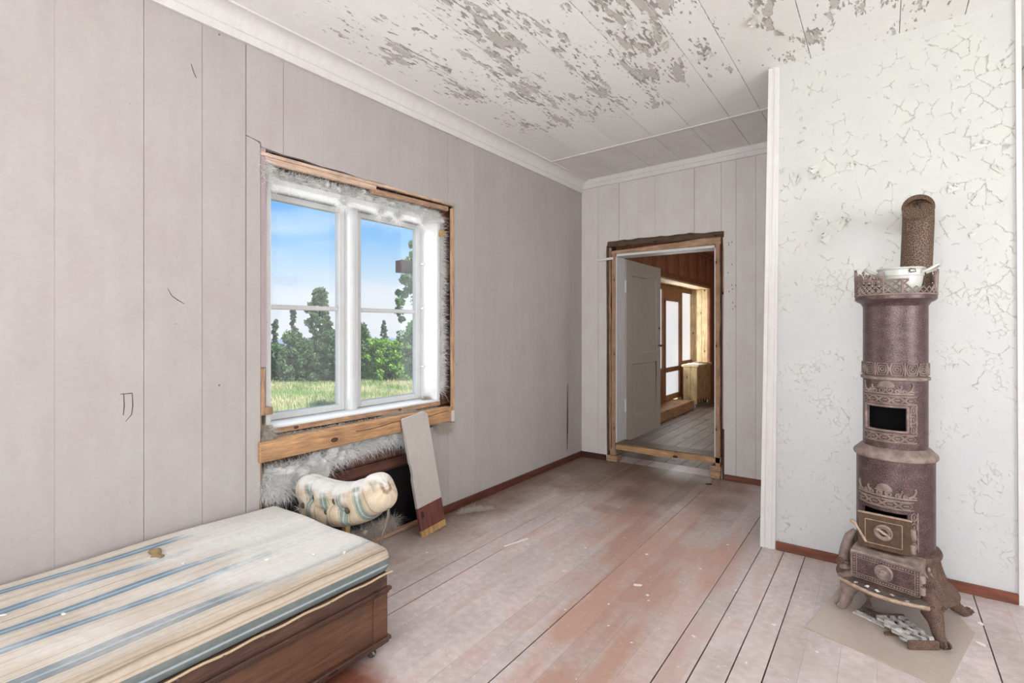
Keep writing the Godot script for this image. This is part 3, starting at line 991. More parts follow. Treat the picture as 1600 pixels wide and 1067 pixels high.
# wool torn out of the wall: soft lumps and loose fibres
func wool(st: SurfaceTool, path: Array, fat: float, lumps: int, fibres: int, reach: float, flat := 0.6) -> void:
	var n := path.size() - 1
	for i in lumps:
		var t := rng.randf() * n
		var k := mini(int(t), n - 1)
		var p: Vector3 = path[k].lerp(path[k + 1], t - k) + Vector3(rng.randf_range(-0.3, 0.3) * fat, rng.randf_range(-0.4, 0.4) * fat, rng.randf_range(-0.4, 0.4) * fat)
		ball(st, p, Vector3(fat * rng.randf_range(0.2, 0.36), fat * rng.randf_range(0.2, 0.38), fat * rng.randf_range(0.25, 0.6)), 10, 0.34, rng.randf() * 20)
	st.set_smooth_group(-1)
	for i in fibres * 3:
		var t := rng.randf() * n
		var k := mini(int(t), n - 1)
		var d := Vector3(rng.randfn(), rng.randfn(), rng.randfn()).normalized()
		var p: Vector3 = path[k].lerp(path[k + 1], t - k) + d * fat * rng.randf_range(0.1, 0.60) * Vector3(1, 1, 1.2)
		var dir := (d + Vector3(rng.randfn() * 0.7 + 0.2, rng.randfn() * 0.7 - 0.1, rng.randfn() * 0.9)).normalized()
		var len := reach * rng.randf_range(0.4, 1.2)
		var bend := Vector3(rng.randfn() * 0.5, rng.randfn() * 0.5 - 0.35, rng.randfn() * 0.5) * len * 0.6
		var wd := dir.cross(Vector3(rng.randfn(), rng.randfn(), rng.randfn())).normalized() * rng.randf_range(0.0003, 0.0008)
		var q := p + dir * len * 0.5 + bend * 0.25
		var r := p + dir * len + bend
		quad(st, p - wd, p + wd, q + wd, q - wd)
		vtx(st, q - wd); vtx(st, q + wd); vtx(st, r)

func insulation() -> void:
	var st := mb()
	wool(st, [Vector3(-2.36, 1.93, -1.25), Vector3(-2.37, 1.935, -1.6), Vector3(-2.37, 1.945, -1.9), Vector3(-2.36, 1.935, -2.2), Vector3(-2.36, 1.915, -2.43)], 0.055, 70, 5200, 0.05)
	wool(st, [Vector3(-2.33, 1.99, -1.245), Vector3(-2.325, 1.87, -1.25)], 0.04, 12, 900, 0.05)
	for z in [-1.7, -1.95, -2.08, -2.3]:
		wool(st, [Vector3(-2.345, 1.90, z), Vector3(-2.345, 1.86, z + 0.02)], 0.03, 4, 260, 0.05)
	tag(build("insulation", st, M.wool), "white mineral wool stuffed along the top edge of the torn window hole", "insulation", "", "stuff")
	st = mb()
	wool(st, [Vector3(-2.37, 1.86, -2.43), Vector3(-2.365, 1.6, -2.435), Vector3(-2.37, 1.35, -2.43), Vector3(-2.365, 1.1, -2.435), Vector3(-2.36, 0.80, -2.43)], 0.042, 60, 5200, 0.055)
	tag(build("insulation", st, M.wool), "ragged white wool in the gap between the window frame and the right edge of the hole", "insulation", "", "stuff")
	st = mb()
	wool(st, [Vector3(-2.34, 0.50, -1.25), Vector3(-2.345, 0.50, -1.45), Vector3(-2.35, 0.545, -1.7), Vector3(-2.355, 0.57, -1.95), Vector3(-2.355, 0.555, -2.2)], 0.075, 80, 6000, 0.06)
	wool(st, [Vector3(-2.335, 0.45, -1.25), Vector3(-2.34, 0.44, -1.36), Vector3(-2.345, 0.49, -1.55)], 0.08, 40, 2600, 0.06)
	wool(st, [Vector3(-2.35, 0.53, -2.16), Vector3(-2.35, 0.45, -2.22)], 0.045, 12, 700, 0.05)
	tag(build("insulation", st, M.wool), "grey white wool hanging over the brown logs under the sill beam", "insulation", "", "stuff")
	st = mb()
	wool(st, [Vector3(-2.325, 0.70, -1.235), Vector3(-2.33, 0.72, -1.27)], 0.045, 12, 900, 0.04)
	wool(st, [Vector3(-2.345, 0.685, -1.3), Vector3(-2.35, 0.68, -1.8), Vector3(-2.35, 0.685, -2.4)], 0.016, 60, 1600, 0.02)
	wool(st, [Vector3(-2.35, 0.69, -1.95), Vector3(-2.35, 0.70, -2.2)], 0.026, 16, 900, 0.03)
	wool(st, [Vector3(-2.43, 0.745, -2.36), Vector3(-2.40, 0.74, -2.38)], 0.022, 8, 300, 0.025)
	tag(build("insulation", st, M.wool_grey), "dirty wool and rubble in the gutter between the sill and the orange beam", "insulation", "", "stuff")
	st = mb()
	wool(st, [Vector3(-2.30, 0.575, -2.34), Vector3(-2.298, 0.56, -2.47)], 0.04, 16, 1400, 0.04)
	tag(build("insulation", st, M.wool_grey), "dusty tuft of wool on top of the boards right of the leaning plank", "insulation", "", "stuff")
	st = mb()
	wool(st, [Vector3(-2.33, 0.05, -1.35), Vector3(-2.34, 0.045, -1.7), Vector3(-2.35, 0.06, -2.05)], 0.05, 30, 2400, 0.06)
	tag(build("insulation", st, M.wool_grey), "grey wool lying at the foot of the black hole behind the couch", "insulation", "", "stuff")
	st = mb()
	wool(st, [Vector3(-2.22, 0.006, -2.48), Vector3(-2.18, 0.006, -2.58), Vector3(-2.1, 0.005, -2.66)], 0.02, 14, 800, 0.04)
	tag(build("insulation", st, M.wool_grey), "loose tuft of fibres on the floor against the skirting", "insulation", "", "stuff")

# ---------------------------------------------------------------- the back wall and its doorway
func back_board(parent: Node, pts: Array, m: Material) -> void:
	var st := mb()
	var pg := PackedVector2Array()
	for p in pts: pg.append(Vector2(p[0], p[1]))
	var d := rng.randf_range(-0.0012, 0.0012)
	prism(st, pg, -4.30, -4.28 + d)
	build("wall_board", st, m, parent)

func doorway() -> void:
	var wb := structure("wall_back", Vector3.ZERO, "white vertical board wall with a roughly cut doorway")
	var g := 0.0007
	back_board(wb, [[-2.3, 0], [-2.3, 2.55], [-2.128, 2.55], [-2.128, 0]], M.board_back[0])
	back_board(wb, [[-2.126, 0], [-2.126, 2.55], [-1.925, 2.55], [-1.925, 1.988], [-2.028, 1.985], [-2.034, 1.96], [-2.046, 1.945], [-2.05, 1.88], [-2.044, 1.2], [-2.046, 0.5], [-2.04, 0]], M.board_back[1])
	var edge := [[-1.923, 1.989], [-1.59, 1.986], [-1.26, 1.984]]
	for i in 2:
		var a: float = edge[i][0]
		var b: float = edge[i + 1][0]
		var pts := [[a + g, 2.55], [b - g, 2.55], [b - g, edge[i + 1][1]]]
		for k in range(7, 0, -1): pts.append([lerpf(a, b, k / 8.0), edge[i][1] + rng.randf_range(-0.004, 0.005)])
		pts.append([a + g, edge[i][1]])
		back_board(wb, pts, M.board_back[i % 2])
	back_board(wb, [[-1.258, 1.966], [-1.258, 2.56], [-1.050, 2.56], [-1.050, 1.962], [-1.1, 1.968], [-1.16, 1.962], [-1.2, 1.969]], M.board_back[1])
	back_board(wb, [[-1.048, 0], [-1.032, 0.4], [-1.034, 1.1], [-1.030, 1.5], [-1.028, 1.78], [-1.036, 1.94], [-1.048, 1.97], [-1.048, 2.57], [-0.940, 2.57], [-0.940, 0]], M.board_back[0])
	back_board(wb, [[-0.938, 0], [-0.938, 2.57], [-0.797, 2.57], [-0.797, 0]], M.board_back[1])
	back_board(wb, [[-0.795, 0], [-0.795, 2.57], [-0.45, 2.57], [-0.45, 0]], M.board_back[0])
	piece("wall_panel", Vector3(0.3, -0.03, -4.5), Vector3(2.6, 2.75, -4.28), M.rear, wb, 0.0)
	# core of the wall with the rough opening
	for r in [[-2.6, -2.052, -0.03, 2.75], [-1.02, 0.3, -0.03, 2.75], [-2.052, -1.02, 2.02, 2.75]]:
		piece("wall_core", Vector3(r[0], r[2], -4.5), Vector3(r[1], r[3], -4.301), M.dark_gap, wb, 0.0)
	# rough stuff showing round the frame: bark-edged header, split stud, strips
	var st := mb()
	var bark := []
	for k in 14: bark.append(Vector3(-2.03 + 1.0 * k / 13.0, 1.962 - 0.014 * k / 13.0 + rng.randf_range(-0.004, 0.004), -4.292 + rng.randf_range(-0.004, 0.004)))
	tube(st, bark, 0.030, 9)
	build("bark_header", st, M.bark, wb)
	st = mb()
	bx(st, Vector3(-2.048, 0.03, -4.33), Vector3(-2.026, 1.95, -4.283), 0.004)
	build("edge_strip", st, M.bark, wb)
	st = mb()
	var split := []
	for k in 16: split.append(Vector3(-2.018 + rng.randf_range(-0.003, 0.003), 0.09 + 1.84 * k / 15.0, -4.30 + rng.randf_range(-0.003, 0.003)))
	tube(st, split, 0.013, 6)
	build("split_stud", st, M.rough_v, wb)
	st = mb()
	bx(st, Vector3(-1.043, 0.0, -4.33), Vector3(-1.026, 0.40, -4.279), 0.002)
	build("edge_strip", st, tint(M.skirt, Color(0.85, 0.8, 0.9)), wb)
	st = mb()
	bx(st, Vector3(-1.043, 0.40, -4.33), Vector3(-1.028, 1.47, -4.281), 0.002)
	build("edge_strip", st, tint(M.trim_white, Color(0.72, 0.6, 0.6)), wb)
	st = mb()
	bx(st, Vector3(-1.041, 1.49, -4.33), Vector3(-1.028, 1.93, -4.284), 0.002)
	build("edge_strip", st, M.rough_v, wb)
	# the frame, unpainted in front and white inside
	var df := structure("door_1", Vector3.ZERO, "old door frame with bare wooden edges and a white inside, standing on blocks")
	frame_side(df, -1.985, -1.945, 1.0)
	frame_side(df, -1.055, -1.095, -1.0)
	st = mb()
	var head := PackedVector2Array([Vector2(-1.99, 1.868), Vector2(-1.05, 1.870), Vector2(-1.05, 1.925), Vector2(-1.2, 1.928), Vector2(-1.4, 1.915), Vector2(-1.6, 1.91), Vector2(-1.78, 1.902), Vector2(-1.99, 1.896)])
	prism(st, head, -4.44, -4.265)
	build("frame_head", st, M.rough_h, df)
	st = mb()
	bx(st, Vector3(-1.944, 1.846, -4.44), Vector3(-1.096, 1.8675, -4.268), 0.002)
	build("head_lining", st, M.frame_white, df)
	st = mb()
	var sillp := PackedVector2Array([Vector2(-1.945, 0.118), Vector2(-1.7, 0.114), Vector2(-1.55, 0.108), Vector2(-1.38, 0.120), Vector2(-1.2, 0.124), Vector2(-1.05, 0.128), Vector2(-1.05, 0.170), Vector2(-1.945, 0.158)])
	prism(st, sillp, -4.46, -4.262)
	build("threshold", st, M.lumber_h, df)
	st = mb()
	for k in 4: bx(st, Vector3(-1.94, 0.1585, -4.455 + 0.045 * k), Vector3(-1.10, 0.172, -4.413 + 0.045 * k), 0.002)
	build("threshold_top", st, tint(M.floor_far, Color(0.8, 0.78, 0.74)), df)
	# blocks under the frame
	var b := [[Vector3(-2.03, 0.0, -4.36), Vector3(-1.93, 0.055, -4.245)], [Vector3(-2.01, 0.056, -4.40), Vector3(-1.95, 0.112, -4.27)]]
	var n := 0
	for q in b:
		st = mb()
		bx(st, q[0], q[1], 0.006)
		tag(build("wood_block", st, M.rough_h), ["flat wooden block on the floor under the left foot of the door frame", "short upright block wedged on top of the flat block at the left of the doorway"][n], "block", "blocks under the door frame")
		n += 1
	b = [[Vector3(-1.125, 0.0, -4.38), Vector3(-1.05, 0.058, -4.246)], [Vector3(-1.13, 0.059, -4.40), Vector3(-1.048, 0.099, -4.252)]]
	n = 0
	for q in b:
		st = mb()
		bx(st, q[0], q[1], 0.006)
		tag(build("wood_block", st, M.rough_h), ["lower wooden block on the floor under the right foot of the door frame", "upper wooden block carrying the right end of the threshold"][n], "block", "blocks under the door frame")
		n += 1
	# the door leaf, swung into the far room
	var leaf := base("door_leaf", Vector3(-1.950, 0.0, -4.455), deg_to_rad(90.2))
	tag(leaf, "old white two-panel door leaf standing open into the pine room", "door")
	# local: x along the leaf away from the hinges, z towards the viewer's side
	st = mb()
	for r in [[0.0, 0.13, 0.15, 1.84], [0.80, 0.91, 0.15, 1.84], [0.13, 0.80, 1.70, 1.84], [0.13, 0.80, 0.86, 0.96], [0.13, 0.80, 0.15, 0.37]]:
		bx(st, Vector3(r[0], r[2], -0.02), Vector3(r[1], r[3], 0.02), 0.001)
	build("frame", st, M.door_paint, leaf)
	for r in [[0.96, 1.70], [0.37, 0.86]]:
		st = mb()
		bx(st, Vector3(0.125, r[0] - 0.004, -0.008), Vector3(0.805, r[1] + 0.004, 0.008), 0.0)
		build("panel", st, M.door_paint, leaf)
		st = mb()
		var a := Vector2(0.13, r[0])
		var c := Vector2(0.80, r[1])
		tube(st, [Vector3(a.x, a.y, 0.012), Vector3(c.x, a.y, 0.012), Vector3(c.x, c.y, 0.012), Vector3(a.x, c.y, 0.012), Vector3(a.x, a.y, 0.012)], 0.009, 6)
		build("panel_moulding", st, M.door_paint, leaf)
	for y in [0.48, 1.58]:
		st = mb()
		tube(st, [Vector3(-0.006, y - 0.05, 0.016), Vector3(-0.006, y + 0.05, 0.016)], 0.009, 8)
		ball(st, Vector3(-0.006, y + 0.055, 0.016), Vector3.ONE * 0.011, 8)
		build("hinge", st, M.frame_white, leaf)
	st = mb()
	tube(st, [Vector3(0.865, 1.02, 0.02), Vector3(0.865, 1.02, 0.06), Vector3(0.80, 1.015, 0.065)], 0.008, 8)
	build("handle", st, M.wire, leaf)
	st = mb()
	lathe(st, [Vector2(0.0, 0.006), Vector2(0.012, 0.006), Vector2(0.014, 0.0)], 12, xf(Vector3(0.865, 1.20, 0.02), Vector3(PI / 2, 0, 0)))
	build("lock_cover", st, M.wire, leaf)
	# lath sticking out at the top left of the frame
	st = mb()
	box(st, xf(Vector3(-2.045, 1.827, -4.262), Vector3(0, 0.0, 0.05)), Vector3(0.15, 0.022, 0.012), 0.002)
	var lath := build("lath", st, M.frame_white)
	tag(lath, "short white lath jutting out left of the door frame's top corner", "lath")
	# nail holes right of the doorway
	for k in 12:
		st = mb()
		ball(st, Vector3(-1.0 + 0.06 * rng.randf(), 1.35 + 0.55 * rng.randf(), -4.279), Vector3(0.003, 0.006, 0.002), 6)
		build("nail_hole", st, M.dark_gap, wb)
	# skirting right and left of the doorway
	var s1 := structure("baseboard_back", Vector3.ZERO, "brown skirting on the back wall")
	piece("skirting", Vector3(-1.026, 0, -4.281), Vector3(-0.5, 0.044, -4.266), M.skirt_x, s1, 0.003)
	piece("skirting", Vector3(-2.287, 0, -4.281), Vector3(-2.046, 0.05, -4.268), tint(M.skirt_x, Color(0.62, 0.6, 0.62)), s1, 0.003)

func frame_side(df: Node, xa: float, xb: float, dirn: float) -> void:
	var st := mb()
	var pts := PackedVector2Array()
	# wavy outer edge
	for k in 13: pts.append(Vector2(xa + (rng.randf_range(-0.004, 0.004) if k > 0 and k < 12 else 0.0), 0.10 + 1.77 * k / 12.0))
	pts.append(Vector2(xb - 0.006 * dirn, 1.87)); pts.append(Vector2(xb - 0.006 * dirn, 0.10))
	prism(st, pts, -4.44, -4.262)
	build("frame_post", st, M.rough_v, df)
	st = mb()
	var a := minf(xb - 0.0055 * dirn, xb + 0.004 * dirn)
	var b := maxf(xb - 0.0055 * dirn, xb + 0.004 * dirn)
	bx(st, Vector3(a, 0.173, -4.45), Vector3(b, 1.845, -4.268), 0.001)
	build("post_lining", st, M.frame_white, df)

# ---------------------------------------------------------------- the chimney
func chimney() -> void:
	var c := structure("wall_chimney", Vector3.ZERO, "chimney breast of cracked and peeling white plaster")
	var st := mb()
	prism(st, PackedVector2Array([Vector2(-0.545, -0.03), Vector2(0.484, -0.03), Vector2(0.470, 2.75), Vector2(-0.500, 2.75)]), -4.29, -3.10)
	build("plaster_face", st, M.plaster, c)
	# corner boards
	st = mb()
	prism(st, PackedVector2Array([Vector2(-0.549, 0), Vector2(-0.478, 0), Vector2(-0.456, 2.62), Vector2(-0.506, 2.62)]), -3.20, -3.088)
	build("corner_board", st, M.trim_white, c)
	st = mb()
	prism(st, PackedVector2Array([Vector2(-0.552, 0), Vector2(-0.532, 0), Vector2(-0.492, 2.62), Vector2(-0.509, 2.62)]), -3.21, -3.080)
	build("corner_bead", st, M.trim_white, c)
	st = mb()
	prism(st, PackedVector2Array([Vector2(-0.512, 0), Vector2(-0.496, 0), Vector2(-0.466, 2.62), Vector2(-0.478, 2.62)]), -3.15, -3.083)
	build("corner_bead", st, M.trim_white, c)
	st = mb()
	prism(st, PackedVector2Array([Vector2(0.474, 0), Vector2(0.492, 0), Vector2(0.480, 2.7), Vector2(0.462, 2.7)]), -3.18, -3.088)
	build("corner_board", st, M.trim_white, c)
	# skirting along its foot
	var sk := structure("baseboard_chimney", Vector3.ZERO, "brown-red skirting along the chimney breast")
	piece("skirting", Vector3(-0.474, 0, -3.102), Vector3(0.474, 0.045, -3.084), M.skirt_x, sk, 0.003)
	# larger scales of paint curling off
	var at := [[-0.40, 1.995, 0.03, 0.07, 0.022, 0.3], [-0.31, 2.01, 0.026, 0.05, 0.02, -0.4], [-0.275, 2.02, 0.03, 0.05, 0.02, 2.7], [-0.14, 2.0, 0.03, 0.04, 0.012, 1.2], [-0.27, 1.745, 0.028, 0.05, 0.02, 2.2], [-0.20, 1.715, 0.05, 0.05, 0.034, 0.7],
		[-0.225, 1.665, 0.03, 0.06, 0.02, 2.9], [-0.30, 1.80, 0.018, 0.03, 0.010, 0.2], [-0.43, 1.76, 0.014, 0.03, 0.010, 1.4], [0.26, 1.83, 0.03, 0.06, 0.018, 1.9], [0.31, 1.80, 0.022, 0.04, 0.014, 0.1], [0.35, 2.01, 0.024, 0.09, 0.012, 1.7], [0.40, 1.90, 0.02, 0.07, 0.012, 0.8],
		[0.30, 2.19, 0.018, 0.04, 0.012, 2.2], [0.41, 2.35, 0.018, 0.05, 0.012, 0.4], [0.27, 2.34, 0.018, 0.03, 0.012, 1.0], [0.12, 2.35, 0.014, 0.06, 0.010, 1.6], [0.33, 1.62, 0.018, 0.04, 0.012, 2.4], [-0.455, 2.05, 0.012, 0.03, 0.009, 0.1], [0.36, 1.40, 0.016, 0.03, 0.010, 0.7], [0.27, 1.02, 0.02, 0.03, 0.006, 1.7], [-0.36, 2.31, 0.014, 0.02, 0.008, 0.7]]
	for i in at.size():
		var q: Array = at[i]
		var s2 := mb()
		var big := 1.35 if i < 7 else 1.0
		flake(s2, q[2] * 0.6 * big, q[3] * 0.75 * big, q[4] * 0.42 * big, i * 3)
		var o := build("paint_flake", s2, M.flake, c)
		o.transform = Transform3D(Basis(Vector3(0, 0, 1), q[5]) * Basis.from_euler(Vector3(-PI / 2, 0, 0)), Vector3(q[0], q[1], -3.098))

# ---------------------------------------------------------------- the pine room behind
func far_room() -> void:
	var f := structure("floor_far_room", Vector3.ZERO, "dusty plank floor of the pine room")
	for i in 24:
		piece("floor_board", Vector3(-2.85 + i * 0.14, -0.03, -9.6), Vector3(-2.712 + i * 0.14, rng.randf_range(-0.001, 0.0), -4.5), tint(M.floor_far, Color.WHITE * rng.randf_range(0.92, 1.05)), f, 0.002)
	var wl := structure("wall_far_left", Vector3.ZERO, "brown tongue-and-groove pine wall round the window recess")
	# above the recess and beyond it
	for i in 32:
		var z := -4.6 - i * 0.15
		var mm: Material = M.pine_brown[(i * 7) % 3]
		var low := 1.93 if z - 0.15 > -8.72 else 0.0
		piece("wall_board", Vector3(-2.34, low, z - 0.147), Vector3(-2.30, 2.42, z), mm, wl, 0.005)
	piece("recess_trim", Vector3(-2.34, 1.862, -8.72), Vector3(-2.285, 1.93, -4.6), M.pine_brown[1], wl, 0.005)
	piece("recess_trim", Vector3(-2.34, 0.0, -8.73), Vector3(-2.288, 1.862, -8.662), M.pine_brown[1], wl, 0.005)
	piece("recess_head", Vector3(-2.68, 1.842, -8.665), Vector3(-2.30, 1.862, -5.2), tint(M.pine_light, Color(1.0, 0.98, 0.94)), wl, 0.002)
	for k in 3: piece("recess_cheek", Vector3(-2.68 + 0.126 * k, 0.60, -8.69), Vector3(-2.555 + 0.126 * k, 1.842, -8.665), M.pine_light, wl, 0.004)
	piece("recess_cheek", Vector3(-2.68, 0.0, -5.2), Vector3(-2.30, 1.86, -5.17), M.pine_light, wl, 0.002)
	piece("wall_core", Vector3(-2.72, 1.862, -9.6), Vector3(-2.341, 2.75, -4.5), M.dark_gap, wl, 0.0)
	piece("wall_core", Vector3(-2.72, -0.03, -9.6), Vector3(-2.341, 1.862, -8.69), M.dark_gap, wl, 0.0)
	piece("wall_core", Vector3(-2.72, -0.03, -5.17), Vector3(-2.341, 1.862, -4.5), M.dark_gap, wl, 0.0)
	piece("wall_core", Vector3(-2.72, -0.2, -8.69), Vector3(-2.341, -0.005, -5.17), M.dark_gap, wl, 0.0)
	piece("recess_step", Vector3(-2.32, 0.0, -7.74), Vector3(-2.285, 0.135, -5.2), M.pine_h, wl, 0.006)
	piece("recess_floor", Vector3(-2.68, 0.0, -7.74), Vector3(-2.32, 0.125, -5.2), M.pine_h, wl, 0.004)
	var wb := structure("wall_far_end", Vector3.ZERO, "brown pine end wall of the far room")
	for i in 22: piece("wall_board", Vector3(-2.30 + i * 0.14, 0, -9.4), Vector3(-2.163 + i * 0.14, 2.42, -9.36), M.pine_brown[(i * 5) % 3], wb, 0.005)
	piece("wall_core", Vector3(-2.6, -0.03, -9.6), Vector3(0.9, 2.6, -9.401), M.dark_gap, wb, 0.0)
	var wr := structure("wall_far_right", Vector3.ZERO, "brown pine wall")
	for i in 34:
		var z := -4.5 - i * 0.15
		var mm: Material = M.pine_brown[(i * 5) % 3]
		if z < -5.9 and z > -7.3:
			piece("wall_board", Vector3(0.6, 0, z + 0.003), Vector3(0.64, 0.85, z + 0.15), mm, wr, 0.005)
			piece("wall_board", Vector3(0.6, 2.05, z + 0.003), Vector3(0.64, 2.42, z + 0.15), mm, wr, 0.005)
		else: piece("wall_board", Vector3(0.6, 0, z + 0.003), Vector3(0.64, 2.42, z + 0.15), mm, wr, 0.005)
	for r in [[-9.6, -7.21, -0.03, 2.6], [-5.85, -4.4, -0.03, 2.6], [-7.21, -5.85, -0.03, 0.85], [-7.21, -5.85, 2.05, 2.6]]:
		piece("wall_core", Vector3(0.641, r[2], r[0]), Vector3(0.9, r[3], r[1]), M.dark_gap, wr, 0.0)
	plain_window(Vector3(0.66, 1.45, -6.53), PI / 2)
	var ce := structure("ceiling_far_room", Vector3.ZERO, "pine board ceiling of the far room")
	for i in 34: piece("ceiling_board", Vector3(-2.34, 2.36, -4.5 - i * 0.15 - 0.147), Vector3(0.64, 2.38, -4.5 - i * 0.15), M.pine_brown[(i * 4) % 3], ce, 0.005)
	piece("ceiling_trim", Vector3(-2.30, 2.325, -9.36), Vector3(-2.27, 2.36, -4.6), M.pine_brown[0], ce, 0.006)
	piece("ceiling_cover", Vector3(-2.7, 2.42, -9.6), Vector3(0.9, 2.6, -4.5), M.dark_gap, ce, 0.0)
	# glazed door and windows in the recess, their panes covered and milky
	var d := structure("door_2", Vector3(-2.62, 0, 0), "pine glazed door with milky panes in the recess")
	var q := [[-8.13, -8.06], [-7.42, -7.36]]
	for r in q: piece("door_post", Vector3(-0.03, 0.125, r[0]), Vector3(0.03, 1.84, r[1]), M.pine_frame, d, 0.005)
	for r in [[0.125, 0.205], [0.545, 0.615], [1.61, 1.84]]: piece("door_rail", Vector3(-0.025, r[0], -8.06), Vector3(0.025, r[1], -7.42), M.pine_frame if r[0] > 0.3 else M.pine_h, d, 0.005)
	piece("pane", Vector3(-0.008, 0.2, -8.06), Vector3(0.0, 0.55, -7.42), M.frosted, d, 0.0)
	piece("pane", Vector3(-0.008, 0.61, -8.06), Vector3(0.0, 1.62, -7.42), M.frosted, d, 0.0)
	var w := structure("window_6", Vector3(-2.62, 0, 0), "pine framed window beside the glazed door")
	for r in [[-8.80, -8.74], [-8.17, -8.132]]: piece("window_stile", Vector3(-0.03, 0.62, r[0]), Vector3(0.03, 1.84, r[1]), M.pine_frame, w, 0.005)
	for r in [[0.62, 0.68], [1.77, 1.84]]: piece("window_rail", Vector3(-0.025, r[0], -8.74), Vector3(0.025, r[1], -8.17), M.pine_frame, w, 0.005)
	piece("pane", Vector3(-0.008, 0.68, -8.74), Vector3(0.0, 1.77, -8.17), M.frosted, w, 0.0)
	piece("backing", Vector3(-0.03, 0.0, -8.74), Vector3(0.03, 0.62, -8.12), M.pine_h, w, 0.0)
	w = structure("window_7", Vector3(-2.62, 0, 0), "pine framed window on the near side of the glazed door")
	for r in [[-7.36, -7.30], [-5.26, -5.2], [-6.4, -6.34]]: piece("window_stile", Vector3(-0.03, 0.125, r[0]), Vector3(0.03, 1.84, r[1]), M.pine_frame, w, 0.005)
	for r in [[0.125, 0.62], [1.77, 1.84]]: piece("window_rail", Vector3(-0.025, r[0], -7.30), Vector3(0.025, r[1], -5.26), M.pine_frame, w, 0.005)
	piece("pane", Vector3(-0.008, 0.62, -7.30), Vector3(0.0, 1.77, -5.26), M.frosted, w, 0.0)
	# boxed bench with a scalloped foot under the window
	var b := base("panelled_box", Vector3(-2.39, 0, -7.92))
	tag(b, "light pine boarded box with a scalloped lower edge under the far window", "cabinet")
	var st := mb()
	bx(st, Vector3(-0.11, 0.045, -0.02), Vector3(0.0, 0.612, 0.0), 0.004)
	build("end_board", st, M.pine_light, b)
	st = mb()
	bx(st, Vector3(0.002, 0.045, -0.02), Vector3(0.10, 0.612, 0.0), 0.004)
	build("end_board", st, M.pine_light, b)
	piece("top", Vector3(-0.13, 0.612, -0.74), Vector3(0.125, 0.645, 0.02), M.pine_light, b, 0.004)
	for k in 5:
		st = mb()
		var pg := PackedVector2Array()
		var z0 := -0.022 - 0.142 * k
		pg.append(Vector2(-z0, 0.61)); pg.append(Vector2(-z0 + 0.140, 0.61))
		for j in 9:
			var a := j / 8.0
			pg.append(Vector2(-z0 + 0.140 * (1.0 - a), 0.085 + 0.035 * sin(a * PI) - (0.03 if j == 0 or j == 8 else 0.0)))
		prism(st, pg, 0.08, 0.10, Transform3D(Basis(Vector3(0, 0, -1), Vector3(0, 1, 0), Vector3(1, 0, 0)), Vector3.ZERO))
		build("side_board", st, M.pine, b)
	for z in [-0.03, -0.70]:
		st = mb()
		tube(st, [Vector3(0.06, 0.0, z), Vector3(0.06, 0.09, z)], 0.012, 8)
		build("foot", st, M.frame_white, b)
	st = mb()
	box(st, xf(Vector3(-2.40, 0.650, -8.1), Vector3(0, 0.3, 0)), Vector3(0.16, 0.008, 0.22), 0.001)
	tag(build("magazine", st, M.paper), "pale blue printed sheet lying on the pine box", "magazine")
	st = mb()
	box(st, xf(Vector3(-2.36, 0.650, -8.42), Vector3(0, -0.2, 0)), Vector3(0.15, 0.008, 0.2), 0.001)
	tag(build("magazine", st, M.wire), "dark booklet lying further back on the pine box", "magazine")

# ---------------------------------------------------------------- outdoors
func ground_y(x: float, z: float) -> float:
	var d := x * -0.588 + z * -0.809
	var far := maxf(0.0, d - 31.0)
	return -0.9 - 0.028 * minf(d, 31.0) - far * 0.085 + 0.05 * sin(x * 0.9) * sin(z * 0.7)

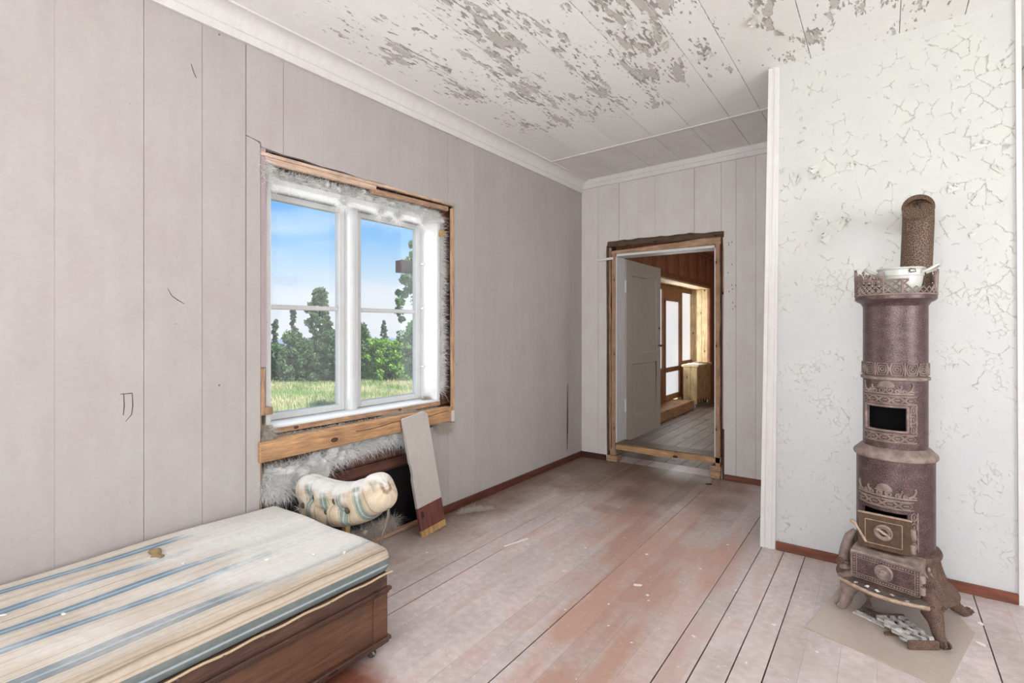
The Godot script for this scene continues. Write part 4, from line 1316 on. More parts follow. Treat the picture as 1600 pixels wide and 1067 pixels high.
func outdoors() -> void:
	var g := structure("ground", Vector3.ZERO, "meadow in front of the house, falling away behind the trees")
	var st := mb()
	var fd := Vector3(-0.588, 0, -0.809)
	var rt := Vector3(0.809, 0, -0.588)
	sheet(st, 60, 60, func(u: float, v: float) -> Vector3:
		var d := 3.0 + 260.0 * v * v * v + 20.0 * v
		var s := (u - 0.5) * (50.0 + d * 2.4) - 8.0
		var p := fd * d + rt * s
		if p.x > -2.75: p.x = -2.75
		p.y = ground_y(p.x, p.z)
		return p)
	build("meadow", st, M.meadow, g)
	# ridges far away
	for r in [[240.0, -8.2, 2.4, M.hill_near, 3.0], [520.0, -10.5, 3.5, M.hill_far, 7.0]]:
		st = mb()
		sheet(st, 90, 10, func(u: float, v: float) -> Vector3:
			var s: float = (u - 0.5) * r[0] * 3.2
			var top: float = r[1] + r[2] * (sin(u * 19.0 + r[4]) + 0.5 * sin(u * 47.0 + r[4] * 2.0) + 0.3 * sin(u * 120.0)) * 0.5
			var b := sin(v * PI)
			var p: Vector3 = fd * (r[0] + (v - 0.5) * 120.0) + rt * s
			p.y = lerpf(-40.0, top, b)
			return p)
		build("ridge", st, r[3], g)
	# grass
	var bl := mb()
	bl.set_smooth_group(-1)
	for k in 7:
		var a := k * 2.4
		var d := Vector3(cos(a), 0, sin(a))
		var o := d * 0.05 * (k % 3)
		var h := 0.22 + 0.05 * (k % 4)
		var w := Vector3(-d.z, 0, d.x) * 0.008
		quad(bl, o - w, o + w, o + d * 0.05 + w * 0.7 + Vector3(0, h * 0.6, 0), o + d * 0.05 - w * 0.7 + Vector3(0, h * 0.6, 0))
		vtx(bl, o + d * 0.05 - w * 0.7 + Vector3(0, h * 0.6, 0)); vtx(bl, o + d * 0.05 + w * 0.7 + Vector3(0, h * 0.6, 0)); vtx(bl, o + d * 0.14 + Vector3(0, h, 0))
	var patch := FastNoiseLite.new()
	patch.seed = 9
	patch.frequency = 0.35
	var mm := MultiMesh.new()
	mm.transform_format = MultiMesh.TRANSFORM_3D
	mm.use_colors = true
	mm.mesh = done(bl)
	mm.instance_count = 70000
	for i in 70000:
		var d := 5.0 + 24.0 * sqrt(rng.randf())
		var s := -d * (0.05 + 0.62 * rng.randf()) if i % 3 > 0 else -d * (0.6 + 0.7 * rng.randf())
		if (fd * d + rt * s).x > -3.4: s = -d * 0.5
		var p := fd * d + rt * s
		p.y = ground_y(p.x, p.z) - 0.02
		var t := clampf(patch.get_noise_2d(p.x, p.z) * 1.3 + 0.42 + rng.randfn() * 0.28, 0.0, 1.0)
		var sc := rng.randf_range(0.55, 1.05)
		mm.set_instance_transform(i, Transform3D(Basis(Vector3.UP, rng.randf() * TAU).scaled(Vector3(sc, sc * rng.randf_range(0.7, 1.2), sc)), p))
		mm.set_instance_color(i, Color(0.22, 0.37, 0.11).lerp(Color(0.66, 0.62, 0.38), t))
	var mi := MultiMeshInstance3D.new()
	mi.name = "meadow_grass"
	mi.multimesh = mm
	mi.material_override = M.blade
	add_child(mi)
	tag(mi, "tall green meadow grass mixed with pale seed heads outside the window", "grass", "", "stuff")
	# trees: [name, label, x, z, height, crown width, kind]
	tree("pine_tree", "tall pine with a bare dark trunk rising above the bushes in the left sash", -23.2, -15.3, 4.95, 1.35, 1)
	tree("pine_tree", "thin ragged conifer, the left one of two beside the tall pine", -26.9, -15.0, 3.35, 0.72, 2)
	tree("pine_tree", "thin ragged conifer, taller one next to the tall pine", -26.1, -15.6, 3.95, 0.85, 2)
	tree("pine_tree", "small spruce against the far hills at the left edge of the left sash", -33.2, -17.9, 3.9, 1.1, 3)
	tree("pine_tree", "small dark pine standing far off above the bright bushes in the right sash", -31.6, -26.5, 4.4, 2.0, 3)
	tree("bush", "dark green bush at the left edge of the left sash", -25.2, -14.1, 2.0, 1.7, 4)
	tree("bush", "dark leafy bush under the two thin conifers", -23.6, -14.2, 2.7, 1.7, 4)
	tree("bush", "dark bush in front of the foot of the tall pine", -23.0, -14.9, 2.4, 1.5, 4)
	tree("bush", "broad dark bush right of the tall pine, reaching behind the window post", -22.3, -15.6, 2.9, 1.5, 4)
	tree("bush", "tall green shrub at the left edge of the right sash", -21.6, -16.5, 3.2, 1.15, 4)
	tree("bush", "bright yellow-green bush left of the middle of the right sash", -20.9, -17.0, 2.35, 1.4, 5)
	tree("bush", "bright yellow-green bush in the middle of the right sash", -20.0, -17.2, 2.3, 1.5, 5)
	tree("bush", "bright green bush at the right of the right sash, under the birch", -19.2, -17.9, 2.1, 1.3, 5)
	tree("birch", "leafy tree at the right edge of the right sash", -10.85, -10.9, 5.4, 2.3, 6)
	tree("bush", "dark bush further left along the meadow's edge, before the small spruce", -28.6, -11.2, 2.6, 2.2, 4)
	tree("bush", "green bush at the far left end of the row along the meadow", -30.5, -7.5, 2.3, 2.4, 4)
	# outside face of the house and the end of a porch beam
	var fa := structure("facade", Vector3.ZERO, "red boarded outside of the house")
	for r in [[-9.6, -8.8, -1.2, 2.75], [-5.2, -2.95, -1.2, 2.75], [-1.23, 2.4, -1.2, 2.75], [-2.95, -1.23, -1.2, 0.69], [-2.95, -1.23, 1.93, 2.75], [-8.8, -5.2, -1.2, 0.0], [-8.8, -5.2, 1.87, 2.75]]:
		piece("cladding", Vector3(-2.745, r[2], r[0]), Vector3(-2.725 if r[0] < -5.1 else -2.63, r[3], r[1]), M.facade, fa, 0.0)
	var pb := base("porch_beam", Vector3(-3.6, 0, -3.2))
	tag(pb, "dark weathered end of a porch beam outside the right sash", "beam")
	st = mb()
	bx(st, Vector3(-0.055, 1.715, -2.3), Vector3(0.055, 1.825, -0.004), 0.006)
	build("beam", st, M.outer_beam, pb)
	piece("end_cap", Vector3(-0.056, 1.713, -0.004), Vector3(0.056, 1.827, 0.004), M.outer_end, pb, 0.003)
	piece("bracket", Vector3(0.055, 1.72, -2.2), Vector3(0.88, 1.82, -2.1), M.outer_beam, pb, 0.004)
	piece("bracket", Vector3(0.055, 1.72, -1.3), Vector3(0.88, 1.82, -1.2), M.outer_beam, pb, 0.004)

func tree(called: String, label: String, x: float, z: float, h: float, wd: float, kind: int) -> void:
	var y := ground_y(x, z)
	var o := base(called, Vector3(x, y, z))
	tag(o, label, "bush" if called == "bush" else "tree")
	var st := mb()
	var lean := rng.randf_range(-0.08, 0.08)
	if called == "bush":
		for k in 5:
			var a := k * TAU / 5
			tube(st, [Vector3(0, -0.1, 0), Vector3(cos(a) * wd * 0.15, h * 0.35, sin(a) * wd * 0.15), Vector3(cos(a) * wd * 0.3, h * 0.75, sin(a) * wd * 0.3)], [0.03, 0.02, 0.008], 5)
	else:
		tube(st, [Vector3(0, -0.1, 0), Vector3(lean * 0.5, h * 0.4, 0), Vector3(lean, h * 0.97, 0)], [0.03 + h * 0.010, 0.02 + h * 0.007, 0.008], 7)
		for k in 16:
			var t := rng.randf_range(0.3, 0.95)
			var a := rng.randf() * TAU
			var l := wd * 0.5 * (1.15 - t)
			tube(st, [Vector3(lean * t, h * t, 0), Vector3(lean * t + cos(a) * l, h * t + l * 0.35, sin(a) * l)], [0.012, 0.004], 4)
	build("trunk", st, M.dark_gap, o)
	# foliage in clumps
	var lf := mb()
	lf.set_smooth_group(-1)
	var s := 0.055 if kind >= 4 else 0.05
	if kind == 6: s = 0.045
	quad(lf, Vector3(-s, 0, 0), Vector3(0, s * 0.25, s * 0.7), Vector3(s, 0, 0), Vector3(0, s * 0.25, -s * 0.7))
	quad(lf, Vector3(0, -s * 0.6, 0), Vector3(s * 0.6, 0, s * 0.4), Vector3(s * 0.1, s * 0.9, 0), Vector3(-s * 0.6, 0, -s * 0.4))
	var n: int = [0, 9000, 2200, 4000, 9000, 9000, 12000][kind]
	var clumps := []
	var cn: int = [0, 90, 46, 80, 90, 90, 120][kind]
	for i in cn:
		var t := (i + 0.5) / cn
		var a := rng.randf() * TAU
		var c := Vector3.ZERO
		var r := 0.2
		match kind:
			1:
				t = 0.36 + 0.62 * t
				var pr := wd * 0.46 * (1.0 - pow(absf(t - 0.66) / 0.36, 2.0)) + 0.08
				c = Vector3(cos(a) * pr * rng.randf_range(0.3, 1.0), h * t, sin(a) * pr * rng.randf_range(0.3, 1.0))
				r = rng.randf_range(0.10, 0.22)
			2:
				t = 0.25 + 0.73 * t
				var pr := wd * 0.5 * (1.08 - t) + 0.06
				c = Vector3(cos(a) * pr * rng.randf(), h * t, sin(a) * pr * rng.randf())
				r = rng.randf_range(0.05, 0.13)
			3:
				t = 0.1 + 0.88 * t
				var pr := wd * 0.5 * (1.05 - t)
				c = Vector3(cos(a) * pr * rng.randf_range(0.2, 1.0), h * t, sin(a) * pr * rng.randf_range(0.2, 1.0))
				r = 0.08 + 0.12 * (1.0 - t)
			6:
				t = 0.22 + 0.76 * t
				var pr := wd * 0.5 * sqrt(maxf(0.05, 1.0 - pow((t - 0.5) / 0.52, 2.0)))
				c = Vector3(cos(a) * pr * rng.randf_range(0.3, 1.0), h * t, sin(a) * pr * rng.randf_range(0.3, 1.0))
				r = rng.randf_range(0.10, 0.24)
			_:
				t = 0.05 + 0.88 * t
				var pr := wd * 0.55 * sqrt(maxf(0.06, 1.0 - pow((t - 0.35) / 0.66, 2.0)))
				c = Vector3(cos(a) * pr * sqrt(rng.randf()), h * t, sin(a) * pr * sqrt(rng.randf()))
				r = rng.randf_range(0.12, 0.30)
		clumps.append([c, r])
	var mm := MultiMesh.new()
	mm.transform_format = MultiMesh.TRANSFORM_3D
	mm.use_colors = true
	mm.mesh = done(lf)
	mm.instance_count = n
	var lo: Color = [Color.BLACK, Color(0.15, 0.24, 0.13), Color(0.19, 0.24, 0.17), Color(0.17, 0.22, 0.19), Color(0.13, 0.24, 0.11), Color(0.29, 0.50, 0.11), Color(0.15, 0.31, 0.11)][kind]
	for i in n:
		var q: Array = clumps[i % cn]
		var d := Vector3(rng.randfn(), rng.randfn() * 0.8, rng.randfn()).normalized() * pow(rng.randf(), 0.4)
		var p: Vector3 = q[0] + d * q[1]
		var sc := rng.randf_range(0.7, 1.3)
		mm.set_instance_transform(i, Transform3D(Basis.from_euler(Vector3(rng.randf_range(-1.2, 1.2), rng.randf() * TAU, rng.randf_range(-1.2, 1.2))).scaled(Vector3.ONE * sc), p))
		mm.set_instance_color(i, lo * rng.randf_range(0.7, 1.45))
	var mi := MultiMeshInstance3D.new()
	mi.name = "crown"
	mi.multimesh = mm
	mi.material_override = M.leaf
	o.add_child(mi)
	mi.set_meta("kind", "stuff")

# ---------------------------------------------------------------- the couch
func couch() -> void:
	var o := base("couch", Vector3(-1.86, 0, -0.30))
	tag(o, "old wooden box couch on castors with a dusty blue-striped mattress top and a tufted headrest", "couch")
	# mattress: a rounded box; u follows the cloth across the top and down the front
	var lo := Vector3(-0.40, 0.297, -0.972)
	var hi := Vector3(0.392, 0.402, 0.97)
	var r := 0.042
	var wrap := func(p: Vector3) -> Vector3:
		var q := p.clamp(lo + Vector3.ONE * r, hi - Vector3.ONE * r)
		var n := p - q
		if n.length() < 0.0001: return p
		var res := q + n.normalized() * r
		var t := clampf((res.y - 0.34) / 0.06, 0.0, 1.0)
		res.y += t * (0.006 * sin(res.x * 5.0 + 1.0) * sin(res.z * 3.1) + 0.003 * sin(res.x * 17.0 + res.z * 9.0) - 0.010 * exp(-pow((res.x + 0.0) / 0.3, 2.0) - pow((res.z - 0.3) / 0.5, 2.0)))
		if res.x > 0.3: res.x += 0.004 * sin(res.z * 4.0 + 1.0) * (1.0 - t) + 0.006 * sin(clampf((res.y - 0.297) / 0.1, 0.0, 1.0) * PI)
		return res
	var uvof := func(p: Vector3) -> Vector2:
		var q: float = p.x - 0.392
		if p.x > 0.39 - r: q = -r * 0.8 + (p.x - 0.392 + r) * 0.45 + (0.402 - p.y) * 0.95
		if p.x < -0.40 + r: q -= (0.402 - p.y)
		return Vector2((q + 1.05) / 1.6, (p.z - 0.30 + 1.3) / 2.2)
	var st := mb()
	var top := func(u: float, v: float) -> Vector3: return wrap.call(Vector3(lerpf(lo.x, hi.x, u), hi.y, lerpf(hi.z, lo.z, v)))
	var front := func(u: float, v: float) -> Vector3: return wrap.call(Vector3(hi.x, lerpf(lo.y, hi.y, v), lerpf(hi.z, lo.z, u)))
	var back := func(u: float, v: float) -> Vector3: return wrap.call(Vector3(lo.x, lerpf(lo.y, hi.y, v), lerpf(lo.z, hi.z, u)))
	var endf := func(u: float, v: float) -> Vector3: return wrap.call(Vector3(lerpf(hi.x, lo.x, u), lerpf(lo.y, hi.y, v), lo.z))
	var endn := func(u: float, v: float) -> Vector3: return wrap.call(Vector3(lerpf(lo.x, hi.x, u), lerpf(lo.y, hi.y, v), hi.z))
	sheet(st, 60, 110, top, func(u, v): return uvof.call(top.call(u, v)))
	sheet(st, 90, 12, front, func(u, v): return uvof.call(front.call(u, v)))
	sheet(st, 40, 8, back, func(u, v): return uvof.call(back.call(u, v)))
	sheet(st, 40, 10, endf, func(u, v): return uvof.call(endf.call(u, v)))
	sheet(st, 30, 8, endn, func(u, v): return uvof.call(endn.call(u, v)))
	var mt := build("mattress", st, M.ticking, o)
	st = mb()
	var seam := []
	for k in 60: seam.append(Vector3(0.388, 0.392 + 0.002 * sin(k * 0.9), -0.94 + 1.9 * k / 59.0))
	tube(st, seam, 0.0022, 5)
	build("piping", st, mat(rgb(150, 136, 116), 0.9), mt)
	st = mb()
	var hem := []
	for k in 60: hem.append(Vector3(0.396, 0.307 + 0.002 * sin(k * 1.3), -0.965 + 1.9 * k / 59.0))
	tube(st, hem, 0.004, 5)
	build("hem", st, mat(rgb(196, 172, 140), 0.9), mt)
	for k in 17:
		st = mb()
		lathe(st, [Vector2(0.006, 0.0), Vector2(0.004, 0.003), Vector2(0.0, 0.004)], 8, xf(Vector3(0.398, 0.301, -0.93 + 0.112 * k), Vector3(0, 0, -PI / 2)))
		build("tack", st, M.wire, mt)
	st = mb()
	var rag := []
	for k in 8: rag.append(Vector3(-0.262 + 0.012 * k, 0.400 + 0.005 * sin(k * 1.1), -0.427 + 0.006 * sin(k * 2.0)))
	tube(st, rag, [0.003, 0.010, 0.014, 0.011, 0.013, 0.009, 0.007, 0.002], 7, true, 1.4)
	build("torn_stuffing", st, mat(rgb(150, 128, 96), 0.95), mt)
	# box
	piece("top_rail", Vector3(0.345, 0.245, -0.955), Vector3(0.382, 0.305, 0.97), M.crate_dark, o, 0.003)
	piece("front_panel", Vector3(0.350, 0.066, -0.955), Vector3(0.374, 0.245, 0.97), M.crate, o, 0.001)
	piece("corner_board", Vector3(0.350, 0.066, -0.958), Vector3(0.380, 0.245, -0.895), M.crate, o, 0.002)
	st = mb()
	bx(st, Vector3(0.374, 0.238, -0.968), Vector3(0.394, 0.253, 0.97), 0.004)
	bx(st, Vector3(0.374, 0.228, -0.962), Vector3(0.386, 0.238, 0.97), 0.003)
	build("moulding", st, M.crate_trim, o)
	st = mb()
	bx(st, Vector3(0.350, 0.056, -0.968), Vector3(0.392, 0.072, 0.97), 0.004)
	bx(st, Vector3(0.350, 0.045, -0.962), Vector3(0.384, 0.056, 0.97), 0.002)
	build("moulding", st, M.crate_trim, o)
	piece("end_panel", Vector3(-0.39, 0.05, -0.955), Vector3(0.349, 0.30, -0.93), M.crate, o, 0.002)
	piece("end_panel", Vector3(-0.39, 0.05, 0.945), Vector3(0.349, 0.30, 0.97), M.crate, o, 0.002)
	piece("back_panel", Vector3(-0.39, 0.05, -0.93), Vector3(-0.365, 0.30, 0.945), M.crate, o, 0.002)
	piece("bottom_board", Vector3(-0.365, 0.06, -0.93), Vector3(0.349, 0.08, 0.945), M.crate_dark, o, 0.001)
	for s in [Vector3(0.345, 0, -0.91), Vector3(-0.36, 0, -0.91), Vector3(0.345, 0, 0.9), Vector3(-0.36, 0, 0.9)]:
		st = mb()
		bx(st, s + Vector3(-0.03, 0.034, -0.04), s + Vector3(0.03, 0.06, 0.04), 0.006)
		var leg := build("leg", st, M.crate_trim, o)
		st = mb()
		lathe(st, [Vector2(0.0, -0.008), Vector2(0.014, -0.008), Vector2(0.016, -0.004), Vector2(0.016, 0.004), Vector2(0.014, 0.008), Vector2(0.0, 0.008)], 14, xf(s + Vector3(0.004, 0.017, 0), Vector3(0, 0, PI / 2)))
		build("castor", st, M.wire, leg)
		st = mb()
		tube(st, [s + Vector3(-0.010, 0.016, 0), s + Vector3(-0.010, 0.036, 0.012)], 0.004, 6)
		tube(st, [s + Vector3(0.018, 0.016, 0), s + Vector3(0.018, 0.036, 0.012)], 0.004, 6)
		build("castor_fork", st, M.steel, leg)
	# tufted headrest beyond the far end, its right end bent upwards
	var dips := [Vector2(0.09, -0.30), Vector2(0.38, -0.35), Vector2(0.66, -0.25), Vector2(0.24, 0.28), Vector2(0.50, 0.26)]
	var zig := [dips[0], dips[3], dips[1], dips[4], dips[2]]
	var hp := func(s: float, ph: float) -> Vector3:
		var c := Vector3(lerpf(-0.385, 0.238, s), 0.402 - 0.010 * sin(s * PI) + 0.038 * s + 0.125 * pow(s, 3.2), -1.105 + 0.03 * s)
		var e := pow(maxf(0.0, 1.0 - pow(absf(s - 0.5) * 2.0, 13.0)), 0.42)
		var ry := lerpf(0.118, 0.080, s) * e * (1.0 - 0.10 * exp(-pow((s - 0.86) / 0.045, 2.0)))
		var rz := 0.074 * e * (1.0 - 0.16 * exp(-pow((s - 0.86) / 0.05, 2.0)))
		var yy := pow(absf(sin(ph)), 0.68) * signf(sin(ph))
		var k := 1.0
		var fr := cos(ph)
		if fr > -0.1:
			for d in dips:
				var ds: float = (s - d.x) / 0.060
				var dy: float = (yy - d.y) / 0.30
				k -= 0.42 * exp(-ds * ds - dy * dy)
			# pleats between the buttons
			for n in 4:
				var pa: Vector2 = zig[n] * Vector2(1.0, 0.22)
				var pc: Vector2 = zig[n + 1] * Vector2(1.0, 0.22)
				var me := Vector2(s, yy * 0.22)
				var dd := me.distance_to(Geometry2D.get_closest_point_to_segment(me, pa, pc))
				k -= 0.15 * exp(-pow(dd / 0.016, 2.0))
			for d in dips:
				var above: float = clampf((yy - d.y) * 3.0, 0.0, 1.0) if d.y > 0.0 else clampf((d.y - yy) * 3.0, 0.0, 1.0)
				k -= 0.22 * exp(-pow((s - d.x) / 0.018, 2.0)) * above
			if s > 0.74: k -= 0.05 * sin((s * 60.0 + yy * 5.0)) * (s - 0.74) * 3.0
		var sq := pow(absf(cos(ph)), 0.75) * signf(cos(ph))
		var up := Vector3(-0.55 * pow(s, 4.0), 1, 0.12).normalized()
		return c + up * yy * ry * (0.55 + 0.45 * minf(1.0, k + 0.35)) + Vector3(0, 0, sq * rz * k)
	st = mb()
	sheet(st, 84, 40, func(u, v): return hp.call(u, -PI * 0.5 + v * PI), func(u, v): return Vector2(u, (sin(-PI * 0.5 + v * PI) + 1.0) * 0.5))
	sheet(st, 60, 16, func(u, v): return hp.call(u, PI * 0.5 + v * PI), func(u, v): return Vector2(u, (sin(PI * 0.5 + v * PI) + 1.0) * 0.5))
	var hr := build("headrest", st, M.bolster, o)
	for d in dips:
		st = mb()
		var p: Vector3 = hp.call(d.x, asin(pow(absf(d.y), 1.47) * signf(d.y)))
		ball(st, p + Vector3(0.006, 0.004, 0.022), Vector3(0.014, 0.014, 0.010), 10)
		build("button", st, M.button, hr)
	st = mb()
	for k in 26:
		var p: Vector3 = hp.call(0.97, 0.5)
		tube(st, [p, p + Vector3(rng.randf_range(0.01, 0.045), rng.randf_range(-0.04, 0.012), rng.randf_range(-0.01, 0.02))], [0.002, 0.0005], 4, false)
	build("loose_stuffing", st, M.cloth_pale, hr)
	st = mb()
	for k in 12:
		var p: Vector3 = hp.call(0.02, -0.6)
		tube(st, [p, p + Vector3(rng.randf_range(-0.03, 0.02), rng.randf_range(-0.03, 0.02), rng.randf_range(0.0, 0.02))], [0.002, 0.0005], 4, false)
	build("loose_stuffing", st, M.cloth_pale, hr)
	st = mb()
	tube(st, [Vector3(0.236, 0.47, -1.085), Vector3(0.240, 0.44, -1.08), Vector3(0.225, 0.36, -1.06), Vector3(0.21, 0.25, -1.03), Vector3(0.20, 0.16, -0.965)], [0.004, 0.005, 0.005, 0.005, 0.005], 8, true, 1.5)
	build("bracket", st, M.steel_old, hr)

# ---------------------------------------------------------------- the stove
func cyl(a: float, y: float, r: float) -> Vector3:
	return Vector3(sin(a) * r, y, cos(a) * r)

# relief on a cylinder: points are (angle in degrees, height)
func rel(st: SurfaceTool, pts: Array, r: float, t: float, sides := 6) -> void:
	var p := []
	for k in pts.size():
		var q: Vector2 = pts[k]
		if k > 0:
			var n := maxi(1, int(absf(q.x - pts[k - 1].x) / 7.0))
			for j in range(1, n): p.append(cyl(deg_to_rad(lerpf(pts[k - 1].x, q.x, float(j) / n)), lerpf(pts[k - 1].y, q.y, float(j) / n), r))
		p.append(cyl(deg_to_rad(q.x), q.y, r))
	tube(st, p, t * 1.2, sides)

func spiral(c: Vector2, rad: float, turns: float, flip: float, r: float) -> Array:
	var out := []
	for k in 15:
		var t := k / 14.0
		var a := flip * (t * turns * TAU) + PI / 2
		var q := rad * (1.0 - 0.78 * t)
		out.append(c + Vector2(rad_to_deg(cos(a) * q / r), sin(a) * q))
	return out

# a drum with an opening
func drum(o: Node, called: String, r: float, y0: float, y1: float, a0: float, a1: float, b0: float, b1: float, m: Material) -> MeshInstance3D:
	var st := mb()
	lathe(st, [Vector2(r, y0), Vector2(r, b0)], 72)
	lathe(st, [Vector2(r, b1), Vector2(r, y1)], 72)
	lathe(st, [Vector2(r, b0), Vector2(r, b1)], 54, Transform3D(), deg_to_rad(a1), deg_to_rad(a0) + TAU)
	st.set_smooth_group(-1)
	var n := 14
	var ri := r - 0.012
	for k in n:
		var a := deg_to_rad(lerpf(a0, a1, float(k) / n))
		var b := deg_to_rad(lerpf(a0, a1, float(k + 1) / n))
		quad(st, cyl(a, b0, r), cyl(a, b0, ri), cyl(b, b0, ri), cyl(b, b0, r))
		quad(st, cyl(a, b1, ri), cyl(a, b1, r), cyl(b, b1, r), cyl(b, b1, ri))
	var e := deg_to_rad(a0)
	quad(st, cyl(e, b0, r), cyl(e, b1, r), cyl(e, b1, ri), cyl(e, b0, ri))
	e = deg_to_rad(a1)
	quad(st, cyl(e, b0, ri), cyl(e, b1, ri), cyl(e, b1, r), cyl(e, b0, r))
	var d := build(called, st, m, o)
	st = mb()
	lathe(st, [Vector2(0.0, b0 - 0.02), Vector2(ri, b0 - 0.02)], 40)
	lathe(st, [Vector2(ri, b1 + 0.02), Vector2(0.0, b1 + 0.02)], 40)
	lathe(st, [Vector2(ri - 0.001, b0 - 0.02), Vector2(ri - 0.001, b1 + 0.02)], 40, Transform3D(), deg_to_rad(a1), deg_to_rad(a0) + TAU)
	build("soot_lining", st, M.soot, d)
	return d

# strip of alternating crosses and long hexagons between two rails
func xo_strip(st: SurfaceTool, a0: float, a1: float, y0: float, y1: float, n: int, r: float) -> void:
	rel(st, [Vector2(a0, y0), Vector2(a1, y0)], r, 0.0026)
	rel(st, [Vector2(a0, y1), Vector2(a1, y1)], r, 0.0026)
	var w := (a1 - a0) / n
	var ym := (y0 + y1) / 2
	var h := (y1 - y0) / 2 - 0.005
	for k in n:
		var c := a0 + w * (k + 0.5)
		var g := w * 0.40
		rel(st, [Vector2(c - g, ym), Vector2(c - g * 0.5, ym + h), Vector2(c + g * 0.5, ym + h), Vector2(c + g, ym), Vector2(c + g * 0.5, ym - h), Vector2(c - g * 0.5, ym - h), Vector2(c - g, ym)], r, 0.0022, 5)
		rel(st, [Vector2(c - g * 0.45, ym), Vector2(c + g * 0.45, ym)], r, 0.0028, 5)
		if k > 0:
			var x := a0 + w * k
			rel(st, [Vector2(x - w * 0.22, ym - h), Vector2(x + w * 0.22, ym + h)], r, 0.002, 5)
			rel(st, [Vector2(x - w * 0.22, ym + h), Vector2(x + w * 0.22, ym - h)], r, 0.002, 5)

func xo_column(st: SurfaceTool, a0: float, a1: float, y0: float, y1: float, n: int, r: float) -> void:
	rel(st, [Vector2(a1, y0), Vector2(a1, y1)], r, 0.0026)
	var w := (y1 - y0) / n
	var am := (a0 + a1) / 2
	var h := (a1 - a0) / 2 - 2.0
	for k in n:
		var c := y0 + w * (k + 0.5)
		var g := w * 0.40
		rel(st, [Vector2(am, c - g), Vector2(am + h, c - g * 0.5), Vector2(am + h, c + g * 0.5), Vector2(am, c + g), Vector2(am - h, c + g * 0.5), Vector2(am - h, c - g * 0.5), Vector2(am, c - g)], r, 0.0022, 5)
		rel(st, [Vector2(am, c - g * 0.45), Vector2(am, c + g * 0.45)], r, 0.0028, 5)

# scrolls and a shell above an opening
func crest(st: SurfaceTool, y: float, r: float, k: float) -> void:
	var t := Transform3D(Basis(Vector3.RIGHT, Vector3.UP, Vector3.BACK), Vector3(0, y + 0.024 * k, r - 0.004))
	sheet(st, 24, 8, func(u: float, v: float) -> Vector3:
		var a := u * PI
		var q := v * 0.029 * k * (1.0 + 0.05 * cos(a * 22.0))
		return t * Vector3(cos(PI - a) * q, sin(a) * q, 0.011 * sqrt(maxf(0.0, 1.0 - v * v)) * (1.0 + 0.16 * cos(a * 22.0) * v)), null, true)
	tube(st, [Vector3(-0.03 * k, y + 0.024 * k, r), Vector3(0.03 * k, y + 0.024 * k, r)], 0.004, 6)
	rel(st, [Vector2(-46 * k, y), Vector2(46 * k, y)], r, 0.004)
	for s in [-1.0, 1.0]:
		rel(st, spiral(Vector2(s * 7 * k, y + 0.013 * k), 0.013 * k, 1.4, s, r), r + 0.001, 0.003, 6)
		rel(st, spiral(Vector2(s * 19 * k, y + 0.011 * k), 0.011 * k, 1.4, -s, r), r + 0.001, 0.003, 6)
		rel(st, spiral(Vector2(s * 30 * k, y + 0.009 * k), 0.009 * k, 1.3, s, r), r + 0.001, 0.003, 6)
		rel(st, [Vector2(s * 22 * k, y + 0.012 * k), Vector2(s * 25 * k, y + 0.028 * k), Vector2(s * 24 * k, y + 0.034 * k)], r + 0.001, 0.004, 6)
		rel(st, [Vector2(s * 34 * k, y + 0.006 * k), Vector2(s * 42 * k, y + 0.016 * k), Vector2(s * 45 * k, y + 0.034 * k), Vector2(s * 43 * k, y + 0.044 * k)], r + 0.001, 0.0035, 6)
		rel(st, [Vector2(s * 34 * k, y + 0.006 * k), Vector2(s * 40 * k, y + 0.010 * k), Vector2(s * 46 * k, y + 0.008 * k)], r + 0.001, 0.003, 6)

